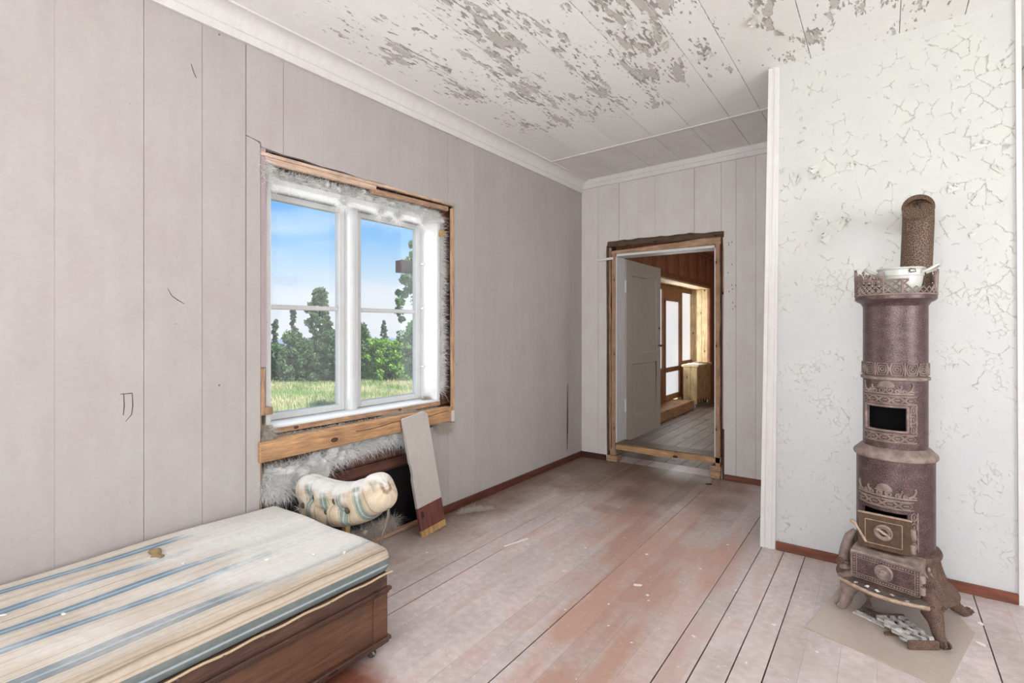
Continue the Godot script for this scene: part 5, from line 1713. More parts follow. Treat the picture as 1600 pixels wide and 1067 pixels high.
func stove() -> void:
	var o := base("stove", Vector3(0.037, 0.002, -2.72), -0.28)
	tag(o, "tall round rust-brown cast iron stove on curved legs in front of the chimney", "stove")
	# legs
	for q in [[Vector3(-0.112, 0.138, 0.120), Vector3(-0.149, 0, 0.174)], [Vector3(0.142, 0.142, 0.122), Vector3(0.209, 0, 0.183)], [Vector3(0.118, 0.128, -0.105), Vector3(0.203, 0, -0.189)], [Vector3(-0.108, 0.128, -0.11), Vector3(-0.15, 0, -0.19)]]:
		var a: Vector3 = q[0]
		var b: Vector3 = q[1]
		var out := (b - a) * Vector3(1, 0, 1)
		var dn := out.normalized()
		var st := mb()
		tube(st, [a + Vector3(0, 0.01, 0) - dn * 0.01, a + Vector3(0, -0.012, 0) + dn * 0.012, a + Vector3(0, -0.04, 0) + dn * 0.018, Vector3(lerpf(a.x, b.x, 0.45), 0.075, lerpf(a.z, b.z, 0.45)), Vector3(lerpf(a.x, b.x, 0.6), 0.035, lerpf(a.z, b.z, 0.6)), Vector3(lerpf(a.x, b.x, 0.9), 0.013, lerpf(a.z, b.z, 0.9)), b + Vector3(0, 0.010, 0)], [0.032, 0.042, 0.040, 0.029, 0.023, 0.019, 0.012], 14, true, 0.85)
		var leg := build("leg", st, M.iron_dusty if q[1].x < 0 else M.iron_rust, o)
		st = mb()
		# scrolled toe and a leaf on the knee
		var side := dn.cross(Vector3.UP)
		for s in [-1.0, 1.0]:
			var sp := []
			for k in 12:
				var t := k / 11.0
				var w := t * 1.4 * TAU
				var rr := 0.014 * (1.0 - 0.7 * t)
				sp.append(b + Vector3(0, 0.018, 0) + dn * (cos(w) * rr) + Vector3.UP * (sin(w) * rr) + side * s * 0.008)
			tube(st, sp, 0.0045, 6)
			var kn := []
			for k in 12:
				var t := k / 11.0
				var w := t * 1.3 * TAU
				var rr := 0.018 * (1.0 - 0.75 * t)
				kn.append(a + dn * 0.045 + Vector3(0, -0.012, 0) + side * s * (0.018 + cos(w) * rr * 0.8) + Vector3.UP * (sin(w) * rr))
			tube(st, kn, 0.0045, 6)
			tube(st, [a + dn * 0.050 + side * s * 0.010 + Vector3(0, -0.03, 0), Vector3(lerpf(a.x, b.x, 0.45), 0.075, lerpf(a.z, b.z, 0.45)) + dn * 0.018 + side * s * 0.008, Vector3(lerpf(a.x, b.x, 0.65), 0.035, lerpf(a.z, b.z, 0.65)) + dn * 0.012 + side * s * 0.006], [0.004, 0.0035, 0.003], 5)
		build("scroll", st, M.iron_dusty if q[1].x < 0 else M.iron_rust, leg)
	# domed base with flutes
	var st := mb()
	var dome := [Vector2(0.160, 0.108), Vector2(0.204, 0.112), Vector2(0.212, 0.122), Vector2(0.208, 0.133), Vector2(0.198, 0.140)]
	lathe(st, dome, 64)
	sheet(st, 160, 14, func(u: float, v: float) -> Vector3:
		var a := u * TAU
		var rr := 0.198 - 0.050 * pow(v, 0.75) - 0.006 * sin(v * PI)
		rr += 0.0026 * cos(a * 34.0) * sin(v * PI)
		return Vector3(sin(a) * rr, 0.140 + 0.122 * pow(v, 1.12), cos(a) * rr))
	lathe(st, [Vector2(0.148, 0.262), Vector2(0.156, 0.266), Vector2(0.158, 0.276), Vector2(0.154, 0.286), Vector2(0.136, 0.288)], 64)
	lathe(st, [Vector2(0.0, 0.125), Vector2(0.16, 0.108)], 48)
	var bs := build("base", st, M.iron_rust, o)
	st = mb()
	for k in 16:
		var a := -1.0 + 2.0 * k / 15.0
		ball(st, cyl(a, 0.246, 0.160), Vector3(0.007, 0.010, 0.006), 8)
		tube(st, [cyl(a, 0.236, 0.166), cyl(a + 0.05, 0.220, 0.172)], [0.004, 0.002], 5)
	build("bead_row", st, M.iron_dusty, bs)
	st = mb()
	for k in 7: tube(st, [cyl(0.74 + 0.045 * k, 0.214 - 0.002 * k, 0.178), cyl(0.76 + 0.045 * k, 0.192 - 0.002 * k, 0.186)], 0.0030, 6)
	build("draught_ribs", st, M.iron_rust, bs)
	# ash door housing and its door
	st = mb()
	prism(st, PackedVector2Array([Vector2(0.10, 0.165), Vector2(0.186, 0.165), Vector2(0.192, 0.268), Vector2(0.188, 0.276), Vector2(0.12, 0.290), Vector2(0.10, 0.29)]), -0.128, 0.102, Transform3D(Basis(Vector3(0, 0, 1), Vector3(0, 1, 0), Vector3(-1, 0, 0)), Vector3(0.0, 0, 0)))
	build("ash_door_frame", st, M.iron_dusty, o)
	st = mb()
	box(st, xf(Vector3(0.022, 0.222, 0.198)), Vector3(0.226, 0.098, 0.010), 0.003)
	var ad := build("ash_door", st, M.iron, o)
	st = mb()
	for k in 24:
		for y in [0.182, 0.262]: ball(st, Vector3(-0.084 + 0.0092 * k, y, 0.203), Vector3(0.0036, 0.0036, 0.003), 6)
	for k in 7:
		for x in [-0.084, 0.128]: ball(st, Vector3(x, 0.192 + 0.0098 * k, 0.203), Vector3(0.0036, 0.0036, 0.003), 6)
	for y in [0.174, 0.190, 0.254, 0.270]: tube(st, [Vector3(-0.090, y, 0.203), Vector3(0.134, y, 0.203)], 0.0016, 4)
	for x in [-0.091, -0.076, 0.120, 0.135]: tube(st, [Vector3(x, 0.174, 0.203), Vector3(x, 0.270, 0.203)], 0.0016, 4)
	build("beaded_border", st, M.iron_dusty, ad)
	var kn := [Vector2(0.031, 0.0), Vector2(0.032, 0.008), Vector2(0.027, 0.012), Vector2(0.023, 0.008), Vector2(0.015, 0.006), Vector2(0.012, 0.012), Vector2(0.006, 0.014), Vector2(0.006, 0.020), Vector2(0.010, 0.026), Vector2(0.008, 0.032), Vector2(0.0, 0.034)]
	st = mb()
	lathe(st, kn, 28, xf(Vector3(0.020, 0.226, 0.203), Vector3(PI / 2, 0, 0)))
	build("knob", st, M.iron_dusty, ad)
	for y in [0.200, 0.246]:
		st = mb()
		tube(st, [Vector3(0.142, y - 0.014, 0.200), Vector3(0.142, y + 0.014, 0.200)], 0.010, 10)
		build("hinge", st, M.iron_dusty, ad)
	st = mb()
	tube(st, [Vector3(-0.105, 0.212, 0.196), Vector3(-0.135, 0.214, 0.190), Vector3(-0.145, 0.214, 0.186)], 0.008, 8)
	lathe(st, [Vector2(0.014, 0), Vector2(0.014, 0.012), Vector2(0.008, 0.014), Vector2(0.0, 0.014)], 14, xf(Vector3(-0.137, 0.214, 0.188), Vector3(PI / 2, -0.4, 0)))
	build("latch", st, M.iron_rust, ad)
	# hearth lip under the ash door
	st = mb()
	var lip := PackedVector2Array([Vector2(-0.120, 0.165)])
	for k in 13:
		var t := k / 12.0
		lip.append(Vector2(-0.135 + 0.30 * t, 0.205 + 0.045 * sin(t * PI)))
	lip.append(Vector2(0.150, 0.150)); lip.append(Vector2(0.1, 0.12)); lip.append(Vector2(-0.1, 0.12))
	prism(st, lip, -0.146, -0.134, Transform3D(Basis(Vector3(1, 0, 0), Vector3(0, 0, 1), Vector3(0, -1, 0)), Vector3.ZERO))
	var hl := build("hearth_lip", st, M.ash_dark, o)
	st = mb()
	var rim := []
	for k in 13:
		var t := k / 12.0
		rim.append(Vector3(-0.135 + 0.30 * t, 0.145, 0.205 + 0.045 * sin(t * PI)))
	tube(st, rim, 0.0075, 8)
	build("rim", st, M.iron_pale, hl)
	for k in 5:
		st = mb()
		flake(st, 0.008, 0.014, 0.003, k)
		var c := build("paint_flake", st, M.chip, hl)
		c.position = Vector3(-0.08 + 0.045 * k, 0.153, 0.215 + 0.008 * (k % 3))
		c.rotation = Vector3(PI, k * 1.3, 0)
	# bulging shoulder on the left of the base
	st = mb()
	tube(st, [Vector3(-0.118, 0.325, 0.085), Vector3(-0.135, 0.300, 0.105), Vector3(-0.142, 0.255, 0.118), Vector3(-0.150, 0.215, 0.126), Vector3(-0.140, 0.165, 0.130)], [0.010, 0.017, 0.021, 0.019, 0.022], 12)
	build("shoulder", st, M.iron_dusty, o)
	# firebox
	var fire := drum(o, "firebox", 0.136, 0.286, 0.664, -40.0, 33.0, 0.330, 0.450, M.iron)
	st = mb()
	xo_strip(st, -47, 42, 0.468, 0.500, 4, 0.137)
	xo_column(st, 36, 48, 0.305, 0.462, 4, 0.137)
	build("frieze", st, M.iron_dusty, fire)
	st = mb()
	crest(st, 0.512, 0.137, 1.0)
	build("crest", st, M.iron_dusty, fire)
	# its door stands a little open, hinged on the right
	var dh := Vector3(0.090, -0.017, 0.114)
	var turn := Basis(Vector3.UP, deg_to_rad(9.0))
	var dt := Transform3D(turn, dh)
	st = mb()
	box(st, dt * xf(Vector3(-0.089, 0.383, 0.028)), Vector3(0.178, 0.138, 0.010), 0.003)
	var fd := build("fire_door", st, M.iron_door, o)
	st = mb()
	box(st, dt * xf(Vector3(-0.089, 0.453, 0.024)), Vector3(0.180, 0.005, 0.016), 0.0015)
	for x in [-0.152, -0.030]: tube(st, [dt * Vector3(x, 0.335, 0.034), dt * Vector3(x, 0.43, 0.034)], 0.0016, 4)
	for y in [0.335, 0.43]: tube(st, [dt * Vector3(-0.152, y, 0.034), dt * Vector3(-0.030, y, 0.034)], 0.0016, 4)
	build("raised_edge", st, M.iron_pale, fd)
	st = mb()
	lathe(st, kn.slice(0, 5), 28, dt * xf(Vector3(-0.090, 0.388, 0.033), Vector3(PI / 2, 0, 0)))
	build("draught_ring", st, M.iron_dusty, fd)
	st = mb()
	for s in [-1.0, 1.0]: tube(st, [dt * Vector3(-0.090, 0.388, 0.042), dt * Vector3(-0.090 + s * 0.018, 0.388 - s * 0.010 + 0.004, 0.050)], [0.006, 0.0045], 7)
	ball(st, dt * Vector3(-0.071, 0.378, 0.052), Vector3.ONE * 0.007, 8)
	ball(st, dt * Vector3(-0.109, 0.400, 0.051), Vector3.ONE * 0.006, 8)
	build("turn_knob", st, M.iron_pale, fd)
	for y in [0.345, 0.405]:
		st = mb()
		tube(st, [dt * Vector3(0.004, y - 0.018, 0.026), dt * Vector3(0.004, y + 0.018, 0.026)], 0.010, 10)
		build("hinge", st, M.iron_dusty, fd)
	st = mb()
	tube(st, [dt * Vector3(-0.196, 0.402, 0.020), dt * Vector3(-0.186, 0.400, 0.036), dt * Vector3(-0.180, 0.392, 0.040), dt * Vector3(-0.148, 0.338, 0.044)], [0.008, 0.007, 0.005, 0.005], 8)
	ball(st, dt * Vector3(-0.200, 0.403, 0.018), Vector3.ONE * 0.009, 8)
	build("latch_handle", st, M.iron_pale, fd)
	# shoulder between the two drums
	st = mb()
	lathe(st, [Vector2(0.136, 0.656), Vector2(0.145, 0.660), Vector2(0.147, 0.668), Vector2(0.145, 0.676), Vector2(0.136, 0.684), Vector2(0.121, 0.700), Vector2(0.112, 0.703)], 64)
	build("ledge", st, M.iron_dusty, o)
	# upper drum with the open warming niche
	var up := drum(o, "upper_drum", 0.1125, 0.70, 1.305, -44.0, 36.0, 0.780, 0.876, M.iron)
	st = mb()
	for q in [[[-45, 0.778], [-45, 0.878]], [[37.5, 0.778], [37.5, 0.878]], [[-45, 0.878], [37.5, 0.878]], [[-45, 0.776], [37.5, 0.776]]]:
		rel(st, [Vector2(q[0][0], q[0][1]), Vector2(q[1][0], q[1][1])], 0.113, 0.0045)
	xo_strip(st, -58, 54, 0.888, 0.920, 5, 0.113)
	xo_strip(st, -58, 54, 0.732, 0.764, 5, 0.113)
	xo_column(st, 41, 54, 0.768, 0.885, 3, 0.113)
	build("frieze", st, M.iron_dusty, up)
	st = mb()
	crest(st, 0.930, 0.113, 1.05)
	build("crest", st, M.iron_dusty, up)
	st = mb()
	ball(st, cyl(deg_to_rad(41), 0.842, 0.120), Vector3(0.007, 0.007, 0.006), 8)
	tube(st, [cyl(deg_to_rad(41), 0.800, 0.117), cyl(deg_to_rad(41), 0.855, 0.117)], 0.005, 7)
	build("hinge_stub", st, M.iron_dusty, up)
	# band of knotted lines
	st = mb()
	lathe(st, [Vector2(0.1125, 0.982), Vector2(0.1195, 0.986), Vector2(0.1205, 0.991), Vector2(0.1195, 0.996), Vector2(0.1125, 0.999)], 64)
	for k in 7:
		var a0 := -180.0 + k * 51.43 + 8.0
		var a1 := a0 + 48.0
		var ac := (a0 + a1) / 2
		for j in 3:
			var d := 0.0045 + j * 0.0085
			var y0 := 1.002 + d
			var y1 := 1.058 - d
			if y1 - y0 < 0.004: continue
			var e := 3.0 + j * 3.4
			for s in [[a0, ac - 1.0], [ac + 1.0, a1]]:
				rel(st, [Vector2(s[0] + e, y0), Vector2(s[0] + e - 2.0, (y0 + y1) / 2), Vector2(s[0] + e, y1), Vector2(s[1] - e, y1), Vector2(s[1] - e + 2.0, (y0 + y1) / 2), Vector2(s[1] - e, y0), Vector2(s[0] + e, y0)], 0.1145, 0.0023, 5)
		rel(st, [Vector2(ac - 4, 1.010), Vector2(ac + 4, 1.050)], 0.1145, 0.0023, 5)
		rel(st, [Vector2(ac + 4, 1.010), Vector2(ac - 4, 1.050)], 0.1145, 0.0023, 5)
		rel(st, [Vector2(a1 + 1.7, 1.004), Vector2(a1 + 1.7, 1.056)], 0.1145, 0.003, 5)
	build("knot_band", st, M.iron_dusty, up)
	# crown
	st = mb()
	lathe(st, [Vector2(0.1125, 1.290), Vector2(0.118, 1.300), Vector2(0.122, 1.306), Vector2(0.134, 1.312), Vector2(0.1415, 1.320), Vector2(0.1415, 1.334), Vector2(0.136, 1.336), Vector2(0.0, 1.322)], 64)
	var cr := build("crown", st, M.iron, o)
	st = mb()
	var rc := 0.1405
	rel(st, [Vector2(-180, 1.338), Vector2(180, 1.338)], rc, 0.0035, 5)
	var step := 11.25
	for k in 32:
		var a := -180.0 + k * step
		var broken := a > 24.0 and a < 84.0
		var hh := 0.022 if broken else 0.058
		var n := 1 if broken else 2
		for j in n:
			var y0 := 1.341 + j * 0.026
			rel(st, [Vector2(a, y0), Vector2(a + step, y0 + 0.026)], rc, 0.0024, 4)
			rel(st, [Vector2(a + step, y0), Vector2(a, y0 + 0.026)], rc, 0.0024, 4)
		if not broken:
			rel(st, [Vector2(a, 1.395), Vector2(a + step, 1.395)], rc, 0.0032, 5)
			if k % 4 == 0: rel(st, [Vector2(a, 1.338), Vector2(a, 1.43)], rc, 0.003, 5)
	build("lattice", st, M.iron_dusty, cr)
	st = mb()
	for k in 16:
		var a := -180.0 + k * 22.5 + 11.25
		if a > 10.0 and a < 90.0: continue
		if a > -30.0 and a < 10.0:
			rel(st, [Vector2(a - 11, 1.40), Vector2(a - 5, 1.415), Vector2(a + 5, 1.408), Vector2(a + 11, 1.402)], rc, 0.005, 5)
			continue
		rel(st, spiral(Vector2(a - 5, 1.410), 0.012, 1.2, 1.0, rc), rc, 0.003, 5)
		rel(st, spiral(Vector2(a + 5, 1.410), 0.012, 1.2, -1.0, rc), rc, 0.003, 5)
		rel(st, [Vector2(a, 1.418), Vector2(a, 1.440)], rc, 0.0035, 5)
		rel(st, [Vector2(a - 2.5, 1.432), Vector2(a + 2.5, 1.432)], rc, 0.0035, 5)
	rel(st, [Vector2(-84, 1.395), Vector2(-82, 1.425), Vector2(-80, 1.455)], rc, 0.005, 5)
	rel(st, [Vector2(87, 1.36), Vector2(88, 1.39), Vector2(90, 1.418)], rc, 0.006, 5)
	rel(st, [Vector2(25, 1.338), Vector2(25, 1.395)], rc, 0.004, 5)
	build("finials", st, M.iron_dusty, cr)
	# flue pipe with a mitred elbow into the chimney
	st = mb()
	var pb := Vector3(0.048, 1.31, -0.082)
	var ptop := Vector3(0.060, 1.712, -0.084)
	tube(st, [pb, ptop - Vector3(0, 0.066, 0)], 0.055, 40, false)
	var tilt := Vector3(0.235, 0, 0.972)
	# upper end cut at a slant: the plate lies across it
	var ring := []
	for i in 40:
		var a := TAU * i / 40
		var p := Vector3(cos(a) * 0.055, 0, sin(a) * 0.055)
		ring.append(Vector3(ptop.x + p.x, ptop.y - p.dot(tilt) * 1.15, ptop.z + p.z))
	grp += 1
	st.set_smooth_group(grp)
	for i in 40:
		var j := (i + 1) % 40
		var a := TAU * i / 40
		var b := TAU * j / 40
		var p0: Vector3 = Vector3(ptop.x + cos(a) * 0.055, ptop.y - 0.066, ptop.z + sin(a) * 0.055)
		var p1: Vector3 = Vector3(ptop.x + cos(b) * 0.055, ptop.y - 0.066, ptop.z + sin(b) * 0.055)
		quad(st, p1, ring[j], ring[i], p0)
	tube(st, [Vector3(ptop.x, 1.700, ptop.z), Vector3(ptop.x - 0.0754, 1.700, ptop.z - 0.311)], 0.050, 40, false)
	var pipe := build("flue_pipe", st, M.pipe, o)
	st = mb()
	st.set_smooth_group(-1)
	var plate := func(q: float, off: float) -> Array:
		var pts := []
		for i in 40:
			var a := TAU * i / 40
			var p := Vector3(cos(a), 0, sin(a)) * 0.055 * q
			pts.append(Vector3(ptop.x + p.x, ptop.y - p.dot(tilt) * 1.15 + off * 0.65, ptop.z + p.z + off * 0.75))
		return pts
	var p1: Array = plate.call(1.03, 0.0)
	var p2: Array = plate.call(1.03, 0.004)
	for i in 40:
		var j := (i + 1) % 40
		quad(st, p1[j], p2[j], p2[i], p1[i])
		vtx(st, Vector3(ptop.x, ptop.y + 0.0026, ptop.z + 0.003)); vtx(st, p2[i]); vtx(st, p2[j])
	build("cleaning_cover", st, M.pipe, pipe)
	st = mb()
	var circ := []
	for i in 33: circ.append(Vector3(ptop.x + cos(TAU * i / 32) * 0.028, 1.632 + sin(TAU * i / 32) * 0.030, ptop.z + sqrt(0.0555 * 0.0555 - pow(cos(TAU * i / 32) * 0.030, 2.0))))
	tube(st, circ, 0.0022, 5)
	build("round_mark", st, M.iron_rust, pipe)
	st = mb()
	var cp := func(x: float, y: float) -> Vector3: return Vector3(ptop.x + x * 0.972 - y * 0.2, ptop.y + y, ptop.z - y * 0.85 - x * 0.235 + 0.006)
	tube(st, [cp.call(-0.009, 0.002), cp.call(-0.009, 0.022), cp.call(0.001, 0.008), cp.call(0.001, 0.024), cp.call(0.009, 0.022), cp.call(0.009, -0.008)], 0.003, 5)
	build("catch", st, M.wire, pipe)
	st = mb()
	lathe(st, [Vector2(0.055, 0.0), Vector2(0.062, 0.0), Vector2(0.064, 0.004), Vector2(0.055, 0.010)], 32, Transform3D(Basis(), pb + Vector3(0, 0.012, 0)))
	build("collar", st, M.iron, pipe)

# ---------------------------------------------------------------- small things
func small_things() -> void:
	var st := mb()
	# enamel pan sitting in the stove's crown
	var pan := base("enamel_pan", Vector3(0.037 + 0.020, 1.334, -2.72 + 0.042), -0.28)
	tag(pan, "dented white enamel pan with wire handles sitting in the crown of the stove", "pan")
	lathe(st, [Vector2(0.0, 0.0), Vector2(0.052, 0.002), Vector2(0.060, 0.010), Vector2(0.070, 0.050), Vector2(0.074, 0.080), Vector2(0.077, 0.082), Vector2(0.078, 0.104), Vector2(0.082, 0.108), Vector2(0.084, 0.112), Vector2(0.080, 0.115), Vector2(0.075, 0.108), Vector2(0.071, 0.080), Vector2(0.058, 0.014), Vector2(0.0, 0.008)], 48)
	build("bowl", st, M.enamel, pan)
	for s in [-1.0, 1.0]:
		st = mb()
		tube(st, [Vector3(s * 0.078, 0.094, -0.025), Vector3(s * 0.10, 0.102, -0.027), Vector3(s * 0.122, 0.118, -0.012), Vector3(s * 0.124, 0.120, 0.012), Vector3(s * 0.10, 0.102, 0.027), Vector3(s * 0.078, 0.094, 0.025)], 0.0055, 8)
		build("handle", st, M.enamel, pan)
	st = mb()
	tube(st, [Vector3(0.045, 0.098, 0.066), Vector3(0.050, 0.106, 0.070), Vector3(0.062, 0.104, 0.058), Vector3(0.064, 0.094, 0.054), Vector3(0.050, 0.092, 0.066), Vector3(0.045, 0.098, 0.066)], 0.0022, 6)
	build("wire_loop", st, M.wire, pan)
	# sheet under the stove
	st = mb()
	prism(st, PackedVector2Array([Vector2(-0.255, -2.352), Vector2(0.165, -2.215), Vector2(0.290, -2.70), Vector2(0.20, -2.98), Vector2(-0.13, -2.99)]), -0.0035, -0.0005, Transform3D(Basis(Vector3(1, 0, 0), Vector3(0, 0, 1), Vector3(0, -1, 0)), Vector3.ZERO))
	tag(build("hearth_plate", st, M.hearth), "thin brownish sheet on the floor under the stove", "hearth plate")
	# fallen grate white with ash
	var g := base("grate", Vector3(0.068, 0.004, -2.515), 0.98)
	tag(g, "ash-whitened iron grate lying by the stove's front right leg", "grate")
	for k in 3:
		st = mb()
		var w: float = [0.040, 0.017, 0.017][k]
		var z0: float = [0.034, -0.012, -0.044][k]
		sheet(st, 24, 1, func(u: float, v: float) -> Vector3: return Vector3(-0.085 + 0.17 * u, 0.030 - 0.002 * sin(u * 20.0), z0 - (v - 0.5) * w + 0.006 * sin(u * 25.0 + k)))
		sheet(st, 24, 1, func(u: float, v: float) -> Vector3: return Vector3(-0.085 + 0.17 * u, 0.018 + 0.010 * v, z0 + 0.5 * w + 0.006 * sin(u * 25.0 + k)))
		sheet(st, 24, 1, func(u: float, v: float) -> Vector3: return Vector3(-0.085 + 0.17 * u, 0.018 + 0.010 * v, z0 - 0.5 * w + 0.006 * sin(u * 25.0 + k)), null, true)
		build("bar", st, M.ash, g)
	for x in [-0.089, 0.089]: piece("end_bar", Vector3(x - 0.005, 0.0, -0.058), Vector3(x + 0.005, 0.034, 0.056), M.iron_rust, g, 0.003)
	g.rotation = Vector3(0, -0.98, 0)
	# perforated plate and torn strip beside it
	var pp := base("perforated_plate", Vector3(-0.025, 0.006, -2.60), -0.55)
	tag(pp, "ash-covered plate with round holes lying left of the grate under the stove", "plate")
	st = mb()
	for i in 9:
		for j in 4:
			lathe(st, [Vector2(0.0058, -0.0015), Vector2(0.0086, -0.0015), Vector2(0.0086, 0.0015), Vector2(0.0058, 0.0015), Vector2(0.0058, -0.0015)], 10, xf(Vector3(-0.056 + 0.014 * i, 0.004 + 0.0006 * i, -0.022 + 0.0145 * j)))
	build("holed_sheet", st, M.ash_dark, pp)
	st = mb()
	box(st, xf(Vector3(0.0, 0.003, 0.042), Vector3(0.1, 0, 0.03)), Vector3(0.125, 0.006, 0.030), 0.002)
	build("edge_bar", st, M.ash, pp)
	st = mb()
	var torn := PackedVector2Array([Vector2(-0.022, 0.0), Vector2(0.026, 0.0), Vector2(0.018, 0.018), Vector2(0.012, 0.022), Vector2(0.012, 0.034), Vector2(0.004, 0.040), Vector2(0.004, 0.052), Vector2(0.012, 0.058), Vector2(0.006, 0.064), Vector2(-0.008, 0.060), Vector2(-0.018, 0.066), Vector2(-0.014, 0.052), Vector2(-0.006, 0.046), Vector2(-0.008, 0.030), Vector2(-0.014, 0.018)])
	prism(st, torn, -0.002, 0.002, xf(Vector3(-0.058, 0.0, -2.655), Vector3(-0.25, 0.1, -0.15)))
	tag(build("iron_scrap", st, M.iron_rust), "jagged scrap of rusty iron standing on its edge under the stove", "scrap")
	st = mb()
	prism(st, PackedVector2Array([Vector2(-0.035, -0.008), Vector2(0.03, -0.012), Vector2(0.036, 0.006), Vector2(0.01, 0.010), Vector2(-0.03, 0.006)]), 0.004, 0.012, xf(Vector3(0.028, 0.0, -2.495), Vector3(-PI / 2, 0.6, 0)))
	tag(build("iron_scrap", st, M.iron_rust), "small flat rusty fragment beside the left edge of the grate", "scrap")
	# leaning plank
	var dirv := Vector3(-0.109, 0.684, 0.049)
	var L := dirv.length()
	var up := dirv / L
	var across := (Vector3(0, 0, -1) - up * up.dot(Vector3(0, 0, -1))).normalized()
	var nrm := across.cross(up) * -1.0
	if nrm.x < 0: nrm = -nrm
	var bt := Transform3D(Basis(across, up, across.cross(up)), Vector3(-2.150, 0.0055, -2.170))
	var pl := base("leaning_plank")
	pl.transform = bt
	tag(pl, "short white-painted plank with a brown-red lower end leaning against the window's sill beam", "plank")
	st = mb()
	prism(st, PackedVector2Array([Vector2(-0.100, 0.165), Vector2(-0.101, 0.33), Vector2(-0.093, 0.36), Vector2(-0.095, 0.41), Vector2(-0.101, 0.43), Vector2(-0.100, L - 0.012), Vector2(-0.088, L - 0.006), Vector2(0.02, L - 0.002), Vector2(0.070, L + 0.004), Vector2(0.098, L - 0.018), Vector2(0.1, 0.168)]), -0.009, 0.009)
	build("painted_length", st, M.panel_board, pl)
	st = mb()
	bx(st, Vector3(-0.1, 0.035, -0.009), Vector3(0.1, 0.166, 0.0092), 0.001)
	build("red_end", st, M.red_paint, pl)
	st = mb()
	prism(st, PackedVector2Array([Vector2(-0.1, -0.003), Vector2(0.1, -0.003), Vector2(0.1, 0.035), Vector2(-0.1, 0.035)]), -0.009, 0.0088)
	build("bare_end", st, M.board_end, pl)
	# chips of paint on the floor
	var chips := []
	for k in 3:
		var c := mb()
		var n := 6 + k
		var pg := PackedVector2Array()
		for i in n: pg.append(Vector2.from_angle(TAU * i / n) * Vector2(0.009 + 0.002 * k, 0.007) * rng.randf_range(0.6, 1.2))
		prism(c, pg, 0.0, 0.0016, xf(Vector3.ZERO, Vector3(-PI / 2, 0, 0)))
		chips.append(done(c))
	var spots := [Vector2(-1.05, -3.35), Vector2(-0.86, -2.22), Vector2(-0.84, -2.18), Vector2(-0.62, -2.33), Vector2(-0.55, -2.5), Vector2(-1.2, -2.75), Vector2(-0.97, -2.05), Vector2(-1.32, -2.5), Vector2(-0.6, -2.03), Vector2(-1.44, -3.2), Vector2(-0.36, -2.3), Vector2(-0.4, -1.98), Vector2(-0.2, -2.2), Vector2(-0.15, -2.62), Vector2(-0.78, -1.85), Vector2(-0.45, -2.75), Vector2(-0.9, -1.9), Vector2(-1.1, -1.9), Vector2(-0.7, -3.0), Vector2(-1.02, -2.62), Vector2(-0.3, -2.6), Vector2(-1.28, -2.2), Vector2(-0.74, -2.62), Vector2(-0.52, -2.25), Vector2(-1.5, -2.0), Vector2(-1.6, -2.35)]
	for i in spots.size():
		var c := put("paint_chip", chips[i % 3], M.chip)
		c.position = Vector3(spots[i].x, 0.0004, spots[i].y)
		c.rotation.y = rng.randf() * TAU
		c.scale = Vector3.ONE * rng.randf_range(0.45, 0.9)
		tag(c, "tiny white paint chip lying on the bare floor boards", "paint chip", "tiny paint chips strewn over the floor")
	var big := [[Vector2(0.285, -2.93), "white paint flake on the floor at the skirting right of the stove", 1.6], [Vector2(0.318, -2.80), "white paint flake on the floor behind the stove's right rear foot", 1.5], [Vector2(0.30, -2.62), "long white paint flake on the floor right of the stove's front leg", 1.6], [Vector2(-0.93, -2.28), "folded white paint scrap, largest one in the middle of the floor", 1.5], [Vector2(-1.98, -1.95), "dark-edged pale crumb on the floor near the end of the couch", 0.9]]
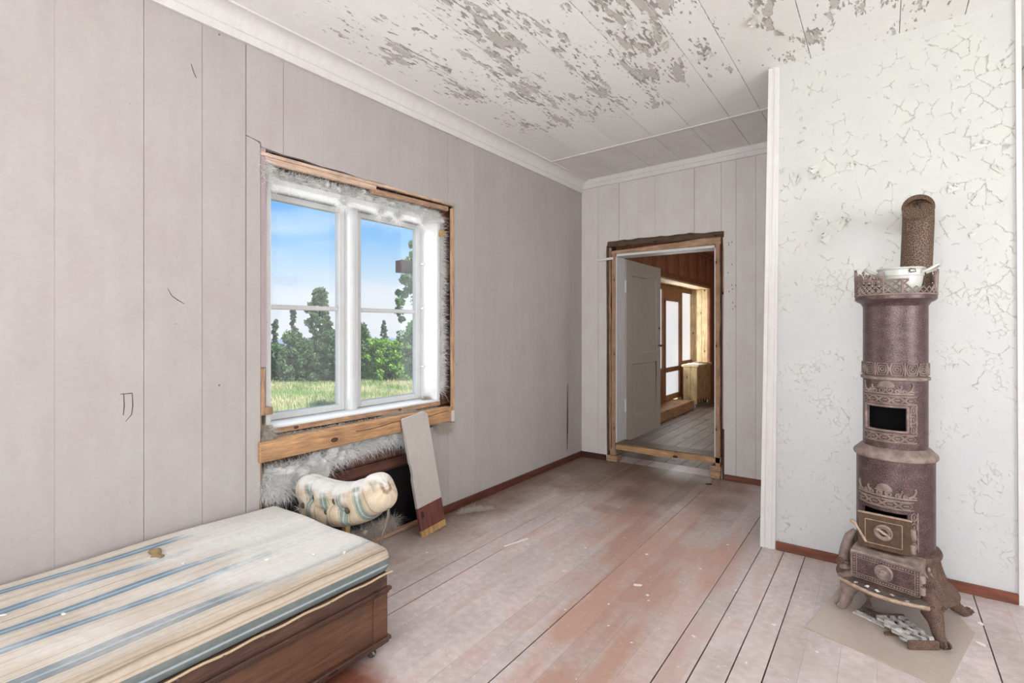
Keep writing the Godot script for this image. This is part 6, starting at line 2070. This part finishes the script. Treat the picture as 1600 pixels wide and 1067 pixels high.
	for i in big.size():
		var c := put("paint_chip", chips[(i + 2) % 3], M.chip)
		c.position = Vector3(big[i][0].x, 0.0004, big[i][0].y)
		c.rotation.y = 0.5 + i
		c.scale = Vector3(big[i][2] * 1.2, 1.0, big[i][2])
		tag(c, big[i][1], "paint chip")
	var mm := MultiMesh.new()
	mm.transform_format = MultiMesh.TRANSFORM_3D
	mm.mesh = chips[0]
	mm.instance_count = 420
	for i in 420:
		var p := Vector3(rng.randf_range(-1.9, 0.4), 0.0003, -1.3 - 2.7 * pow(rng.randf(), 1.2))
		if p.z < -3.05 and p.x > -0.58: p.z += 0.9
		var s := rng.randf_range(0.10, 0.34)
		mm.set_instance_transform(i, Transform3D(Basis(Vector3.UP, rng.randf() * TAU).scaled(Vector3(s, 0.6, s)), p))
	var mi := MultiMeshInstance3D.new()
	mi.name = "paint_flecks"
	mi.multimesh = mm
	mi.material_override = M.chip
	add_child(mi)
	tag(mi, "countless specks of white paint scattered over the floor", "debris", "", "stuff")
	# crumbs on the couch
	for i in 6:
		var q: Array = [[-1.63, -1.05], [-1.72, -0.93], [-1.55, -1.12], [-1.85, -0.42], [-1.98, -0.32], [-1.92, -0.75]][i]
		var c := put("paint_chip", chips[i % 3], M.chip)
		c.position = Vector3(q[0], 0.4025, q[1])
		c.rotation = Vector3(0.12, i * 1.1, 0.1)
		c.scale = Vector3(0.7, 2.0, 0.7)
		tag(c, "small white paint crumb lying on the couch's mattress", "paint chip", "paint crumbs on the mattress")
	# splinter on the floor
	st = mb()
	box(st, xf(Vector3(-1.665, 0.003, -2.33), Vector3(0, 1.30, 0)), Vector3(0.17, 0.004, 0.010), 0.001)
	tag(build("splinter", st, M.chip), "long pale splinter of wood on the floor in front of the leaning plank", "splinter")
	st = mb()
	prism(st, PackedVector2Array([Vector2(-0.02, -0.006), Vector2(0.02, -0.008), Vector2(0.024, 0.004), Vector2(0, 0.008), Vector2(-0.022, 0.005)]), 0.0, 0.004, xf(Vector3(-1.09, 0.0004, -4.08), Vector3(-PI / 2, 0.4, 0)))
	tag(build("bark_chip", st, M.dark_gap), "dark chip of bark on the floor before the doorway's right post", "chip")
